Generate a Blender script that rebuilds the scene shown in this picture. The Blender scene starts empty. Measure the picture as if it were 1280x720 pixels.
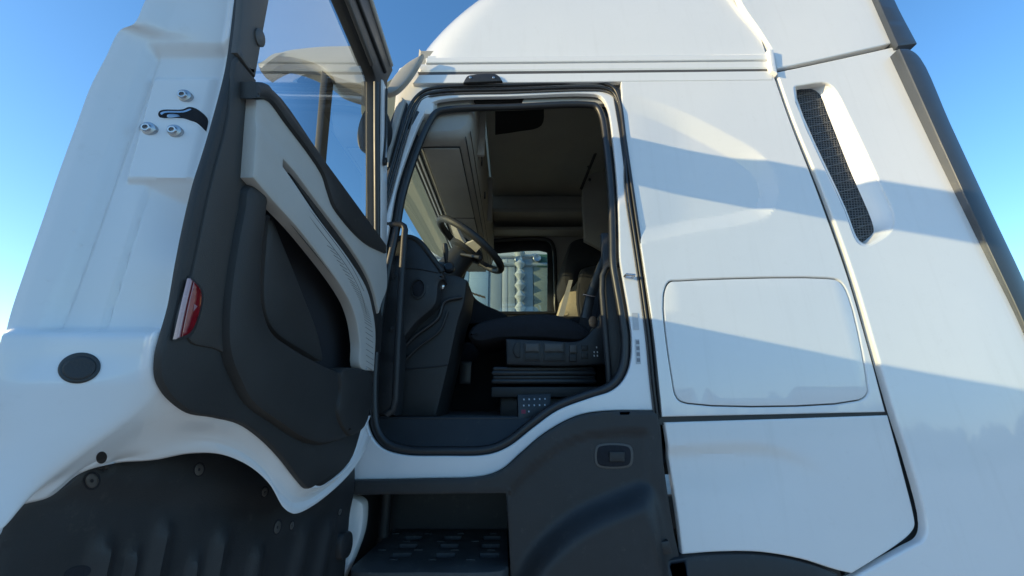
import bpy, bmesh, math, random
from mathutils import Vector, Matrix
from mathutils.geometry import delaunay_2d_cdt
R = math.radians
random.seed(4)
S = bpy.context.scene
COL = S.collection

# ------------------------------------------------------------------ camera, sky, sun, exposure
PITCH, FPX = R(15.5), 480.0
CAM = Vector((0, -1.55, 1.75))
cam = bpy.data.cameras.new('camera'); camo = bpy.data.objects.new('camera', cam); COL.objects.link(camo)
cam.sensor_width = 36; cam.lens = 36 * FPX / 1280; cam.clip_start = .02; cam.clip_end = 3000
camo.location = CAM; camo.rotation_euler = (R(90) + PITCH, 0, 0)
S.camera = camo
SUN_EL, SUN_AZ = R(13.2), R(17.5)          # azimuth measured off the side of the cab
world = bpy.data.worlds.new('World'); S.world = world; world.use_nodes = True
nt = world.node_tree; bg = nt.nodes['Background']
sky = nt.nodes.new('ShaderNodeTexSky'); sky.sky_type = 'NISHITA'; sky.sun_disc = False
sky.sun_elevation = SUN_EL; sky.air_density = 1.0; sky.dust_density = .3; sky.ozone_density = 3.0
to_sun = Vector((-math.cos(SUN_AZ) * math.cos(SUN_EL), -math.sin(SUN_AZ) * math.cos(SUN_EL), math.sin(SUN_EL)))
sky.sun_rotation = math.atan2(to_sun.x, to_sun.y)
hs = nt.nodes.new('ShaderNodeHueSaturation'); hs.inputs['Saturation'].default_value = 1.14
nt.links.new(sky.outputs[0], hs.inputs['Color']); nt.links.new(hs.outputs[0], bg.inputs[0]); bg.inputs[1].default_value = .15
sl = bpy.data.lights.new('sun', 'SUN'); sl.energy = 2.6; sl.angle = R(.5); sl.color = (1, .79, .42)
so = bpy.data.objects.new('sun', sl); COL.objects.link(so)
so.rotation_euler = (-to_sun).to_track_quat('-Z', 'Y').to_euler(); so.location = (-20, -8, 10)
S.view_settings.view_transform = 'Standard'; S.view_settings.look = 'None'
S.view_settings.exposure = 1.14; S.view_settings.gamma = 1

# ------------------------------------------------------------------ measuring helpers
FW = Vector((0, math.cos(PITCH), math.sin(PITCH))); UP = Vector((0, -math.sin(PITCH), math.cos(PITCH)))
def ray(px, py): return FW + Vector((1, 0, 0)) * ((px - 640) / FPX) - UP * ((py - 360) / FPX)
def prj(p):
    v = p - CAM; w = max(v.dot(FW), .05)
    return 640 + FPX * v.x / w, 360 - FPX * v.dot(UP) / w
class Pl:
    """a flat working plane: origin, two axes, outward normal"""
    def __init__(s, o, ux, uy):
        s.o = Vector(o); s.ux = Vector(ux).normalized(); s.uy = Vector(uy).normalized(); s.n = s.ux.cross(s.uy).normalized()
    def unp(s, px, py):
        d = ray(px, py); t = (s.o - CAM).dot(s.n) / d.dot(s.n); q = CAM + d * t - s.o
        return q.dot(s.ux), q.dot(s.uy)
    def at(s, u, v, w=0): return s.o + s.ux * u + s.uy * v + s.n * w
    def off(s, w): return Pl(s.o + s.n * w, s.ux, s.uy)
    def P(s, px, py, w=0): u, v = s.unp(px, py); return s.at(u, v, w)
def PY(y): return Pl((0, y, 0), (1, 0, 0), (0, 0, 1))
def PX(x): return Pl((x, 0, 0), (0, 1, 0), (0, 0, 1))
def PZ(z, up=True): return Pl((0, 0, z), (1, 0, 0), (0, 1, 0) if up else (0, -1, 0))
SIDE = Pl((0, 0, 1.75), (1, 0, 0), (0, .04, 1))

def sstep(a, b, x):
    t = min(1, max(0, (x - a) / (b - a))) if a != b else float(x > a)
    return t * t * (3 - 2 * t)
def curve(pts, closed, n=6):
    """smooth curve through points; a point with a third entry stays a corner"""
    N = len(pts); out = []; V = [Vector((p[0], p[1])) for p in pts]; sh = [len(p) > 2 for p in pts]
    rng = range(N if closed else N - 1)
    for i in rng:
        p1, p2 = V[i], V[(i + 1) % N]
        p0 = V[i - 1] if (closed or i > 0) and not sh[i] else p1 - (p2 - p1)
        p3 = V[(i + 2) % N] if (closed or i < N - 2) and not sh[(i + 1) % N] else p2 + (p2 - p1)
        if sh[i] and sh[(i + 1) % N] and n < 9:
            m = 1 if not closed else n
            for k in range(n): out.append(p1.lerp(p2, k / n))
            continue
        t0 = 0; t1 = t0 + max((p1 - p0).length, 1e-6) ** .5; t2 = t1 + max((p2 - p1).length, 1e-6) ** .5; t3 = t2 + max((p3 - p2).length, 1e-6) ** .5
        for k in range(n):
            t = t1 + (t2 - t1) * k / n
            a1 = p0 * ((t1 - t) / (t1 - t0)) + p1 * ((t - t0) / (t1 - t0)); a2 = p1 * ((t2 - t) / (t2 - t1)) + p2 * ((t - t1) / (t2 - t1))
            a3 = p2 * ((t3 - t) / (t3 - t2)) + p3 * ((t - t2) / (t3 - t2))
            b1 = a1 * ((t2 - t) / (t2 - t0)) + a2 * ((t - t0) / (t2 - t0)); b2 = a2 * ((t3 - t) / (t3 - t1)) + a3 * ((t - t1) / (t3 - t1))
            out.append(b1 * ((t2 - t) / (t2 - t1)) + b2 * ((t - t1) / (t2 - t1)))
    if not closed: out.append(V[-1])
    return out
def inside(p, poly):
    x, y = p[0], p[1]; c = False; j = len(poly) - 1
    for i in range(len(poly)):
        xi, yi = poly[i][0], poly[i][1]; xj, yj = poly[j][0], poly[j][1]
        if (yi > y) != (yj > y) and x < (xj - xi) * (y - yi) / (yj - yi) + xi: c = not c
        j = i
    return c
def area(p): return .5 * sum(p[i - 1][0] * p[i][1] - p[i][0] * p[i - 1][1] for i in range(len(p)))
def segdist(x, y, poly, closed=False):
    best = 1e9
    for i in range(len(poly) - (0 if closed else 1)):
        ax, ay = poly[i][0], poly[i][1]; bx, by = poly[(i + 1) % len(poly)][0], poly[(i + 1) % len(poly)][1]
        dx, dy = bx - ax, by - ay; L = dx * dx + dy * dy or 1e-12
        t = min(1, max(0, ((x - ax) * dx + (y - ay) * dy) / L))
        d = (ax + dx * t - x) ** 2 + (ay + dy * t - y) ** 2
        if d < best: best = d
    return math.sqrt(best)
def resample(poly, step):
    out = []; N = len(poly)
    for i in range(N):
        a, b = Vector(poly[i][:2]), Vector(poly[(i + 1) % N][:2]); L = (b - a).length
        if L < 1e-6: continue
        k = max(1, int(math.ceil(L / step)))
        for j in range(k): out.append(a.lerp(b, j / k))
    return out
def inset(poly, d):
    """move a counter-clockwise loop inwards by d"""
    N = len(poly); out = []
    for i in range(N):
        a, b, c = poly[i - 1], poly[i], poly[(i + 1) % N]
        e1 = (b - a).normalized(); e2 = (c - b).normalized()
        n1 = Vector((-e1.y, e1.x)); n2 = Vector((-e2.y, e2.x)); m = n1 + n2
        m = m.normalized() if m.length > 1e-6 else n1
        out.append(b + m * (d / max(.55, m.dot(n1))))
    return out

# ------------------------------------------------------------------ materials (all procedural)
def mat(name, col, rough=.5, metal=0, coat=0, var=.06, vscale=6, bump=0, bscale=300, spec=.5, dirt=0, streak=None):
    m = bpy.data.materials.new(name); m.use_nodes = True; t = m.node_tree; N = t.nodes; L = t.links
    b = N['Principled BSDF']; b.inputs['Roughness'].default_value = rough; b.inputs['Metallic'].default_value = metal
    b.inputs['Coat Weight'].default_value = coat; b.inputs['Coat Roughness'].default_value = .04; b.inputs['Specular IOR Level'].default_value = spec
    tc = N.new('ShaderNodeTexCoord')
    no = N.new('ShaderNodeTexNoise'); no.inputs['Scale'].default_value = vscale; no.inputs['Detail'].default_value = 6; no.inputs['Roughness'].default_value = .65
    L.new(tc.outputs['Object'], no.inputs['Vector'])
    rp = N.new('ShaderNodeValToRGB'); rp.color_ramp.elements[0].position = .3; rp.color_ramp.elements[1].position = .7
    rp.color_ramp.elements[0].color = (*[c * (1 - var) for c in col], 1); rp.color_ramp.elements[1].color = (*[min(1, c * (1 + var)) for c in col], 1)
    L.new(no.outputs[0], rp.inputs[0]); src = rp.outputs[0]
    if dirt:
        n2 = N.new('ShaderNodeTexNoise'); n2.inputs['Scale'].default_value = 26; n2.inputs['Detail'].default_value = 9; n2.inputs['Roughness'].default_value = .75
        L.new(tc.outputs['Object'], n2.inputs['Vector'])
        r2 = N.new('ShaderNodeValToRGB'); r2.color_ramp.elements[0].position = .58; r2.color_ramp.elements[1].position = .78
        r2.color_ramp.elements[0].color = (0, 0, 0, 1); r2.color_ramp.elements[1].color = (dirt, dirt, dirt, 1)
        L.new(n2.outputs[0], r2.inputs[0]); mx = N.new('ShaderNodeMix'); mx.data_type = 'RGBA'
        L.new(r2.outputs[0], mx.inputs[0]); L.new(src, mx.inputs[6]); mx.inputs[7].default_value = (.35, .31, .25, 1); src = mx.outputs[2]
    if streak:
        mpn = N.new('ShaderNodeMapping'); mpn.inputs['Scale'].default_value = (30, 30, .9); L.new(tc.outputs['Object'], mpn.inputs['Vector'])
        n3 = N.new('ShaderNodeTexNoise'); n3.inputs['Scale'].default_value = 1; n3.inputs['Detail'].default_value = 4; L.new(mpn.outputs[0], n3.inputs['Vector'])
        r3 = N.new('ShaderNodeValToRGB'); r3.color_ramp.elements[0].position = .55; r3.color_ramp.elements[1].position = .8
        r3.color_ramp.elements[0].color = (0, 0, 0, 1); r3.color_ramp.elements[1].color = (streak, streak, streak, 1); L.new(n3.outputs[0], r3.inputs[0])
        m3 = N.new('ShaderNodeMix'); m3.data_type = 'RGBA'; L.new(r3.outputs[0], m3.inputs[0]); L.new(src, m3.inputs[6]); m3.inputs[7].default_value = (.45, .43, .39, 1); src = m3.outputs[2]
    L.new(src, b.inputs['Base Color'])
    rr = N.new('ShaderNodeMapRange'); rr.inputs[3].default_value = max(.02, rough - .08); rr.inputs[4].default_value = min(1, rough + .1)
    L.new(no.outputs[0], rr.inputs[0]); L.new(rr.outputs[0], b.inputs['Roughness'])
    if bump:
        nb = N.new('ShaderNodeTexNoise'); nb.inputs['Scale'].default_value = bscale; nb.inputs['Detail'].default_value = 3
        L.new(tc.outputs['Object'], nb.inputs['Vector']); bp = N.new('ShaderNodeBump'); bp.inputs['Strength'].default_value = bump; bp.inputs['Distance'].default_value = .002
        L.new(nb.outputs[0], bp.inputs['Height']); L.new(bp.outputs[0], b.inputs['Normal'])
    return m
def glassmat(name, tint, refl=1.0, rough=.0, refl0=.05):
    m = bpy.data.materials.new(name); m.use_nodes = True; t = m.node_tree; N = t.nodes; L = t.links; N.remove(N['Principled BSDF'])
    o = N['Material Output']; tr = N.new('ShaderNodeBsdfTransparent'); tr.inputs[0].default_value = (*tint, 1)
    gl = N.new('ShaderNodeBsdfGlossy'); gl.inputs[1].default_value = rough; gl.inputs[0].default_value = (refl, refl, refl, 1)
    lw = N.new('ShaderNodeLayerWeight'); lw.inputs[0].default_value = .5; pw_ = N.new('ShaderNodeMath'); pw_.operation = 'POWER'; pw_.inputs[1].default_value = 5
    fr = N.new('ShaderNodeMapRange'); fr.inputs[3].default_value = refl0; fr.inputs[4].default_value = 1; mx = N.new('ShaderNodeMixShader')
    L.new(lw.outputs['Facing'], pw_.inputs[0]); L.new(pw_.outputs[0], fr.inputs[0]); L.new(fr.outputs[0], mx.inputs[0]); L.new(tr.outputs[0], mx.inputs[1]); L.new(gl.outputs[0], mx.inputs[2]); L.new(mx.outputs[0], o.inputs[0])
    return m
def mixtrans(name, col, fac):
    m = bpy.data.materials.new(name); m.use_nodes = True; t = m.node_tree; N = t.nodes; L = t.links
    b = N['Principled BSDF']; b.inputs['Base Color'].default_value = (*col, 1); b.inputs['Roughness'].default_value = .35
    tl = N.new('ShaderNodeBsdfTranslucent'); tl.inputs[0].default_value = (*col, 1); mx = N.new('ShaderNodeMixShader'); mx.inputs[0].default_value = fac
    L.new(b.outputs[0], mx.inputs[1]); L.new(tl.outputs[0], mx.inputs[2]); L.new(mx.outputs[0], N['Material Output'].inputs[0])
    return m
WHITE = mat('white_paint', (.80, .80, .79), .32, coat=1, var=.015, vscale=3, dirt=.10, bump=1, bscale=2.2, streak=.09)
WHITE2 = mat('white_primer_paint', (.78, .79, .80), .38, coat=.6, var=.02, vscale=5, dirt=.12)
BLACK = mat('black_plastic', (.023, .024, .026), .5, var=.18, vscale=8, bump=.25, bscale=420, dirt=.12)
TREADM = mat('dusty_step_plastic', (.055, .055, .055), .6, var=.25, vscale=10, bump=.4, bscale=260, dirt=.45)
TRIMD = mat('charcoal_trim', (.025, .025, .025), .55, var=.12, vscale=9, bump=.35, bscale=520)
TRIMG = mat('grey_trim', (.085, .08, .075), .5, var=.08, vscale=9, bump=.3, bscale=520)
BEIGE = mat('beige_trim', (.47, .455, .425), .55, var=.05, vscale=7, bump=.3, bscale=480)
LINER = mat('cab_liner', (.36, .345, .31), .75, var=.06, vscale=5, bump=.3, bscale=350)
RUBBER = mat('rubber', (.016, .017, .019), .42, var=.2, vscale=20, spec=.6)
FABRIC = mat('dark_fabric', (.014, .015, .02), .9, var=.3, vscale=60, bump=.5, bscale=900)
SAND = mat('sand_fabric', (.42, .36, .26), .9, var=.1, vscale=60, bump=.5, bscale=900)
STEEL = mat('zinc_steel', (.45, .46, .48), .33, metal=1, var=.12, vscale=40)
CHROME = mat('bright_steel', (.6, .6, .62), .18, metal=1, var=.05)
RED = mat('red_reflector', (.22, .005, .012), .2, coat=1, var=.25, vscale=60)
REDW = mat('clear_reflector', (.36, .20, .22), .25, coat=1, var=.1, vscale=90)
DARKPAINT = mat('dark_grey_paint', (.035, .042, .052), .33, coat=.5, var=.08)
PRINT = mat('white_print', (.6, .62, .64), .5)
LABEL = mat('sticker', (.5, .52, .54), .5)
INK = mat('ink', (.22, .23, .25), .5)
REDBTN = mat('red_button', (.35, .03, .06), .5)
FLOORM = mat('rubber_floor_mat', (.075, .078, .08), .7, var=.2, vscale=14, dirt=.12, bump=.4, bscale=200)
GLASS = glassmat('window_glass', (.86, .92, .93), .95, refl0=.2)
GLASS2 = glassmat('tinted_glass', (.72, .80, .78), .9)
MIRROR = mat('mirror_glass', (.62, .66, .7), .02, metal=1, var=.0)
VISORM = mixtrans('visor_acrylic', (.42, .445, .42), .7)
MIRHOUS = mat('mirror_housing', (.36, .34, .30), .5, coat=.2, var=.04)

# ------------------------------------------------------------------ object helpers
ROOTLOC = {}
def place(o, parent):
    COL.objects.link(o)
    if parent is not None:
        o.parent = parent
        if parent.name in ROOTLOC: o.matrix_parent_inverse = Matrix.Translation(-ROOTLOC[parent.name])
    return o
def root(name, loc, label, cat, group=None):
    o = bpy.data.objects.new(name, None); COL.objects.link(o); o.location = loc; o.empty_display_size = .2
    o['label'] = label; o['category'] = cat
    if group: o['group'] = group
    ROOTLOC[o.name] = Vector(loc); return o
def mk(name, vs, fs, m, parent=None, ang=38):
    me = bpy.data.meshes.new(name); me.from_pydata([tuple(v) for v in vs], [], fs); me.update(); me.validate()
    for p in me.polygons: p.use_smooth = True
    me.set_sharp_from_angle(angle=R(ang)); me.materials.append(m)
    return place(bpy.data.objects.new(name, me), parent)
def bmk(name, bm, m, parent=None, ang=38):
    me = bpy.data.meshes.new(name); bmesh.ops.recalc_face_normals(bm, faces=bm.faces); bm.to_mesh(me); bm.free()
    for p in me.polygons: p.use_smooth = True
    me.set_sharp_from_angle(angle=R(ang)); me.materials.append(m)
    return place(bpy.data.objects.new(name, me), parent)
def sheet(name, out, pl, m, parent=None, holes=(), px=True, w=0, thick=.02, bev=.004, res=.05, disp=None, n=5, ang=38, closed_back=True):
    """a plate with rounded edges lying on a working plane; out and holes are outlines, disp(px,py) lifts its face"""
    plw = pl.off(w)
    def prep(poly):
        c = curve(poly, True, n)
        if px: c = [Vector(plw.unp(p[0], p[1])) for p in c]
        c = resample(c, res)
        return c if area(c) > 0 else c[::-1]
    o = prep(out); hs = [prep(h)[::-1] for h in holes]
    vs, fs = [], []
    def D(q, pxy=None):
        if not disp: return 0
        a, b = prj(pl.at(q[0], q[1], w)); return disp(a, b)
    def loop(poly, dw):
        i0 = len(vs)
        for q in poly: vs.append(pl.at(q[0], q[1], w + dw + D(q)))
        return list(range(i0, len(vs)))
    def strip(a, b):
        k = len(a)
        for i in range(k): fs.append((a[i], a[(i + 1) % k], b[(i + 1) % k], b[i]))
    tops = []
    for lp in [o] + hs:
        r = [(0, -thick), (0, -bev), (.3 * bev, -.3 * bev), (bev, 0)] if bev > 0 else [(0, -thick), (0, 0)]
        prev = None
        for d, dw in r:
            cur = loop(inset(lp, d) if d else lp, dw)
            if prev: strip(prev, cur)
            prev = cur
        tops.append((prev, inset(lp, bev) if bev else lp))
    pts = []; idx = []; ed = []
    for ids, poly in tops:
        b0 = len(pts); k = len(ids)
        for i, q in zip(ids, poly): pts.append(Vector(q)); idx.append(i)
        ed += [(b0 + i, b0 + (i + 1) % k) for i in range(k)]
    polys = [t[1] for t in tops]
    xs = [q[0] for q in polys[0]]; ys = [q[1] for q in polys[0]]
    if disp:
        x = min(xs) + res * .5
        while x < max(xs):
            y = min(ys) + res * .5
            while y < max(ys):
                if inside((x, y), polys[0]) and not any(inside((x, y), h) for h in polys[1:]):
                    if min(segdist(x, y, h, True) for h in polys) > res * .45:
                        idx.append(len(vs)); q = (x, y); vs.append(pl.at(x, y, w + D(q))); pts.append(Vector(q))
                y += res
            x += res
    rv, re_, rf, ov, _, _ = delaunay_2d_cdt(pts, ed, [], 0, 1e-6)
    mp = []
    for i, v in enumerate(rv):
        if ov[i]: mp.append(idx[ov[i][0]])
        else: mp.append(len(vs)); vs.append(pl.at(v[0], v[1], w + D(v)))
    for f in rf:
        c = sum((Vector(rv[i]) for i in f), Vector((0, 0))) / len(f)
        if inside(c, polys[0]) and not any(inside(c, h) for h in polys[1:]):
            q = [rv[i] for i in f]
            g = [mp[i] for i in f]
            fs.append(tuple(g if area(q) > 0 else g[::-1]))
    if closed_back:
        rv, re_, rf, ov, _, _ = delaunay_2d_cdt([Vector(q) for q in o] + [Vector(q) for h in hs for q in h],
            [(i, (i + 1) % len(o)) for i in range(len(o))], [], 0, 1e-6)
        i0 = len(vs)
        for v in rv: vs.append(pl.at(v[0], v[1], w - thick + D(v)))
        for f in rf:
            c = sum((Vector(rv[i]) for i in f), Vector((0, 0))) / len(f)
            if inside(c, o) and not any(inside(c, h) for h in hs):
                q = [rv[i] for i in f]; g = [i0 + i for i in f]
                fs.append(tuple(g[::-1] if area(q) > 0 else g))
    return mk(name, vs, fs, m, parent, ang)
def box(name, c, s, m, parent=None, bev=.006, rot=None, seg=2):
    bm = bmesh.new(); bmesh.ops.create_cube(bm, size=1)
    for v in bm.verts: v.co = Vector((v.co.x * s[0], v.co.y * s[1], v.co.z * s[2]))
    if bev: bmesh.ops.bevel(bm, geom=bm.edges[:], offset=min(bev, min(s) * .45), segments=seg, affect='EDGES', profile=.5)
    M = (rot.to_4x4() if rot else Matrix())
    for v in bm.verts: v.co = M @ v.co + Vector(c)
    return bmk(name, bm, m, parent)
def tube(name, pts, r, m, parent=None, seg=10, closed=False, rs=None, flat=None):
    """round bar along points; flat=(axis, factor) squeezes it"""
    P = [Vector(p) for p in pts]; n = len(P); vs = []; fs = []; prevn = None
    for i, p in enumerate(P):
        a = P[i - 1] if (i or closed) else P[i]; b = P[(i + 1) % n] if (i < n - 1 or closed) else P[i]
        t = (b - a).normalized()
        if prevn is None:
            prevn = t.orthogonal().normalized()
        nn = (prevn - t * prevn.dot(t)).normalized(); prevn = nn; bb = t.cross(nn); rr = rs[i] if rs else r
        for k in range(seg):
            ang = 2 * math.pi * k / seg; d = nn * math.cos(ang) * rr + bb * math.sin(ang) * rr
            if flat: d -= Vector(flat[0]) * d.dot(Vector(flat[0])) * (1 - flat[1])
            vs.append(p + d)
    m_ = n if closed else n - 1
    for i in range(m_):
        for k in range(seg):
            a = i * seg + k; b = i * seg + (k + 1) % seg; c = ((i + 1) % n) * seg
            fs.append((a, b, c + (k + 1) % seg, c + k))
    if not closed: fs.append(tuple(range(seg))[::-1]); fs.append(tuple((n - 1) * seg + k for k in range(seg)))
    return mk(name, vs, fs, m, parent, 60)
def disc(name, c, n, rx, ry, prof, m, parent=None, up=(0, 0, 1), seg=28):
    """turned piece: prof = [(radius factor, height)] along normal n"""
    n = Vector(n).normalized(); u = Vector(up); u = (u - n * u.dot(n)).normalized(); r = u.cross(n)
    vs = []; fs = []; c = Vector(c)
    for f, h in prof:
        for k in range(seg):
            a = 2 * math.pi * k / seg; vs.append(c + r * math.cos(a) * rx * f + u * math.sin(a) * ry * f + n * h)
    for i in range(len(prof) - 1):
        for k in range(seg): fs.append((i * seg + k, (i + 1) * seg + k, (i + 1) * seg + (k + 1) % seg, i * seg + (k + 1) % seg))
    fs.append(tuple((len(prof) - 1) * seg + k for k in range(seg))[::-1]); fs.append(tuple(range(seg)))
    o = mk(name, vs, fs, m, parent, 40)
    bm = bmesh.new(); bm.from_mesh(o.data); bmesh.ops.recalc_face_normals(bm, faces=bm.faces); bm.to_mesh(o.data); bm.free()
    return o
def ribbon(name, rows, m, parent=None, solid=.006, ang=40, closed=False):
    """surface through rows of points"""
    nr, nc = len(rows), len(rows[0]); vs = [p for r in rows for p in r]; fs = []
    for i in range(nr - 1):
        for j in range(nc - 1): fs.append((i * nc + j, i * nc + j + 1, (i + 1) * nc + j + 1, (i + 1) * nc + j))
    o = mk(name, vs, fs, m, parent, ang)
    if solid:
        md = o.modifiers.new('solid', 'SOLIDIFY'); md.thickness = abs(solid); md.offset = -1 if solid > 0 else 1
    return o
def setting(o, kind='structure'): o['kind'] = kind; return o

# ================================================================== SETTING
GROUND = mat('concrete_yard', (.36, .335, .30), .85, var=.25, vscale=.7, dirt=.4, bump=.4, bscale=40)
setting(mk('ground', [(-900, -900, 0), (900, -900, 0), (900, 900, 0), (-900, 900, 0)], [(0, 1, 2, 3)], GROUND))

# added ring of trees, out of view, cutting bright horizon light on the paint
vs, fs = [], []
for i in range(900):
    an = 2 * math.pi * i / 900 + random.uniform(-.003, .003); d = random.uniform(75, 100); h = random.uniform(2.5, 5.5); w = random.uniform(.9, 2.2)
    c = Vector((math.cos(an) * d, math.sin(an) * d, 0)); ts = Vector((-math.sin(an), math.cos(an), 0)); rd = Vector((math.cos(an), math.sin(an), 0))
    for k in range(5):
        q = c + ts * random.uniform(-w, w) + rd * random.uniform(-w, w) + Vector((0, 0, h * random.uniform(.25, .95))); r = random.uniform(.7, 1.7); i0 = len(vs)
        vs += [q + Vector((r * random.uniform(.7, 1.2), 0, 0)), q - Vector((r, 0, 0)), q + Vector((0, r, 0)), q - Vector((0, r * random.uniform(.7, 1.2), 0)), q + Vector((0, 0, r * 1.2)), q - Vector((0, 0, h * .5))]
        for a_, b_ in ((0, 2), (2, 1), (1, 3), (3, 0)): fs += [(i0 + a_, i0 + b_, i0 + 4), (i0 + b_, i0 + a_, i0 + 5)]
tl = setting(mk('added_tree_belt', vs, fs, mat('added_foliage', (.045, .06, .03), .9, var=.5, vscale=.3)), 'stuff')
tl['label'] = 'added, unseen dark green belt of trees that cuts low sky light'; tl['category'] = 'trees'

# ================================================================== TRUCK
truck = root('truck', (.6, 1.25, 0), 'white long-haul truck cab with its driver door swung wide open', 'truck')

# ---- side panels of the sleeper cab
sw_out = curve([(780, 118), (800, 121), (850, 138), (905, 165), (950, 192), (968, 214), (973, 245), (962, 268), (930, 280), (870, 290), (806, 303)], False, 8)
def side_disp(px, py):
    # pressed swoosh: the field inside it lies lower than the panel around it
    if px > 985 or py > 312 or py < 110: return 0
    d = segdist(px, py, sw_out); poly = [(740, 112)] + [tuple(p) for p in sw_out] + [(740, 305)]
    s = d if inside((px, py), poly) else 0
    return -.030 * min(1, s / 19) * (.45 + .55 * sstep(785, 870, px))
PANEL_L = [(776, 98, 1), (779, 150), (788, 215), (800, 300), (806, 340), (817, 415), (824, 480), (828, 521, 1)]
LID = [(836, 352), (850, 350), (1034, 347), (1050, 351), (1062, 372), (1085, 480), (1085, 492), (1074, 501), (860, 505), (846, 498), (839, 470), (829, 370)]
sheet('side_panel', PANEL_L + [(1107, 515, 1), (1087, 440), (1060, 347), (1022, 240), (987, 150), (966, 90, 1)], SIDE, WHITE, truck, holes=[LID], disp=side_disp, res=.012, bev=.005, thick=.03, ang=15)
def grow(poly, k):
    V = [Vector(p[:2]) for p in poly]; cc = area(V) > 0
    o = inset(V if cc else V[::-1], -k); o = o if cc else o[::-1]
    return [(q.x, q.y) + tuple(p[2:]) for q, p in zip(o, poly)]
lid = sheet('locker_lid', grow(LID, -1.5), SIDE, WHITE, truck, w=-.0005, bev=.004, thick=.02, res=.05, disp=lambda x, y: .0015 * math.sin(math.pi * (x - 828) / 258) * math.sin(math.pi * (y - 347) / 160) if 347 < y < 507 else 0)
sheet('locker_seal', grow(LID, 5), SIDE, TRIMG, truck, w=-.016, bev=.001, thick=.03)
LOW = [(831, 528, 1), (960, 524), (1109, 519, 1), (1124, 572), (1143, 645), (1144, 658), (1138, 668), (1120, 682), (1063, 716, 1), (1042, 711), (1000, 698), (950, 690), (900, 690), (854, 694, 1), (848, 640), (840, 585)]
cre = curve([(815, 574), (900, 570), (950, 570), (990, 580), (1022, 596), (1045, 618)], False, 6)
def low_disp(px, py):
    if px > 1060: fade = 0
    else: fade = 1 - sstep(930, 1050, px)
    yb = 574
    for a, b in zip(cre[:-1], cre[1:]):
        if a.x <= px <= b.x: yb = a.y + (b.y - a.y) * (px - a.x) / (b.x - a.x)
    if px > 1045: yb = 618
    return fade * (-.018 * sstep(yb - 18, yb, py) + .010 * sstep(yb, yb + 110, py)) + .012 * math.sin(math.pi * min(1, max(0, (px - 835) / 300)))
sheet('skirt_cover', LOW, SIDE, WHITE, truck, disp=low_disp, res=.015, bev=.006, thick=.03, ang=20, w=.002)
# fairing behind the cab
VENT_OUT = [(993, 110), (1005, 106), (1032, 104), (1042, 111), (1062, 150), (1095, 225), (1114, 275), (1110, 290), (1092, 304), (1080, 308), (1071, 303), (1055, 262)]
GRILLE = [(995, 113), (1004, 112), (1015, 112), (1024, 118), (1034, 142), (1060, 208), (1091, 283), (1091, 291), (1084, 298), (1077, 303), (1071, 299), (1054, 259)]
def fair_disp(px, py): return .05 * sstep(975, 1300, px) ** 1.3
vent_c = curve(VENT_OUT, True, 6)
sheet('side_fairing', [(971, 90, 1), (1040, 76), (1122, 60, 1), (1152, 126), (1180, 190), (1232, 305), (1282, 412), (1330, 545), (1370, 760, 1), (1010, 770, 1), (1040, 735), (1066, 721), (1128, 684), (1146, 672), (1150, 655), (1131, 572), (1114, 516), (1093, 440), (1066, 345), (1029, 240), (992, 150)], SIDE, WHITE, truck, disp=fair_disp, res=.035, bev=.006, thick=.03, ang=15, w=.004, holes=[VENT_OUT])
# dark gaskets in the panel joints
def pathtube(name, pts, pl, r, m, parent, w=0, n=6, seg=8, flat=None):
    return tube(name, [pl.P(p[0], p[1], w) for p in curve(pts, False, n)], r, m, parent, seg, flat=flat)
sheet('joint_backing', [(965, 84, 1), (975, 84, 1), (1000, 150), (1036, 240), (1072, 345), (1120, 516), (1137, 572), (1156, 655), (1150, 682), (1070, 732), (1056, 716), (1120, 676), (1138, 656), (1120, 572), (1102, 516), (1058, 360), (1016, 240), (984, 150)], SIDE, RUBBER, truck, w=-.016, bev=.001, thick=.02)
sheet('joint_strip', [(824, 517, 1), (1114, 512, 1), (1114, 524, 1), (824, 531, 1)], SIDE, RUBBER, truck, w=-.012, bev=0, thick=.02, res=9, n=1)
sheet('edge_strip', [(1124, 60, 1), (1138, 61), (1152, 72), (1190, 155), (1240, 262), (1290, 368), (1345, 500), (1385, 700, 1), (1372, 700, 1), (1334, 548), (1285, 414), (1236, 308), (1183, 192)], SIDE, DARKPAINT, truck, w=.068, bev=.01, thick=.11, res=.06)
UF = [(968, 66), (1, 1)]
sheet('roof_fairing', [(905, -60, 1), (925, 0), (950, 38), (966, 66), (971, 86, 1), (1040, 73), (1121, 56, 1), (1096, 0), (1070, -60, 1)], Pl(SIDE.P(970, 87), (1, 0, 0), (0, .075, 1)), WHITE, truck, w=.004, bev=.006, thick=.03, res=.04, ang=15, disp=lambda x, y: .02 * sstep(930, 1120, x))
sheet('fairing_joint', [(966, 91, 1), (966, 83, 1), (1045, 70), (1124, 54, 1), (1124, 62, 1), (1045, 79)], SIDE, TRIMG, truck, w=-.014, thick=.02, bev=.001)
sheet('edge_strip', [(1072, -60, 1), (1096, -60, 1), (1119, 0), (1147, 54, 1), (1123, 57, 1), (1098, 0)], Pl(SIDE.P(970, 87), (1, 0, 0), (0, .075, 1)), DARKPAINT, truck, w=.05, bev=.006, thick=.08)
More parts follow.
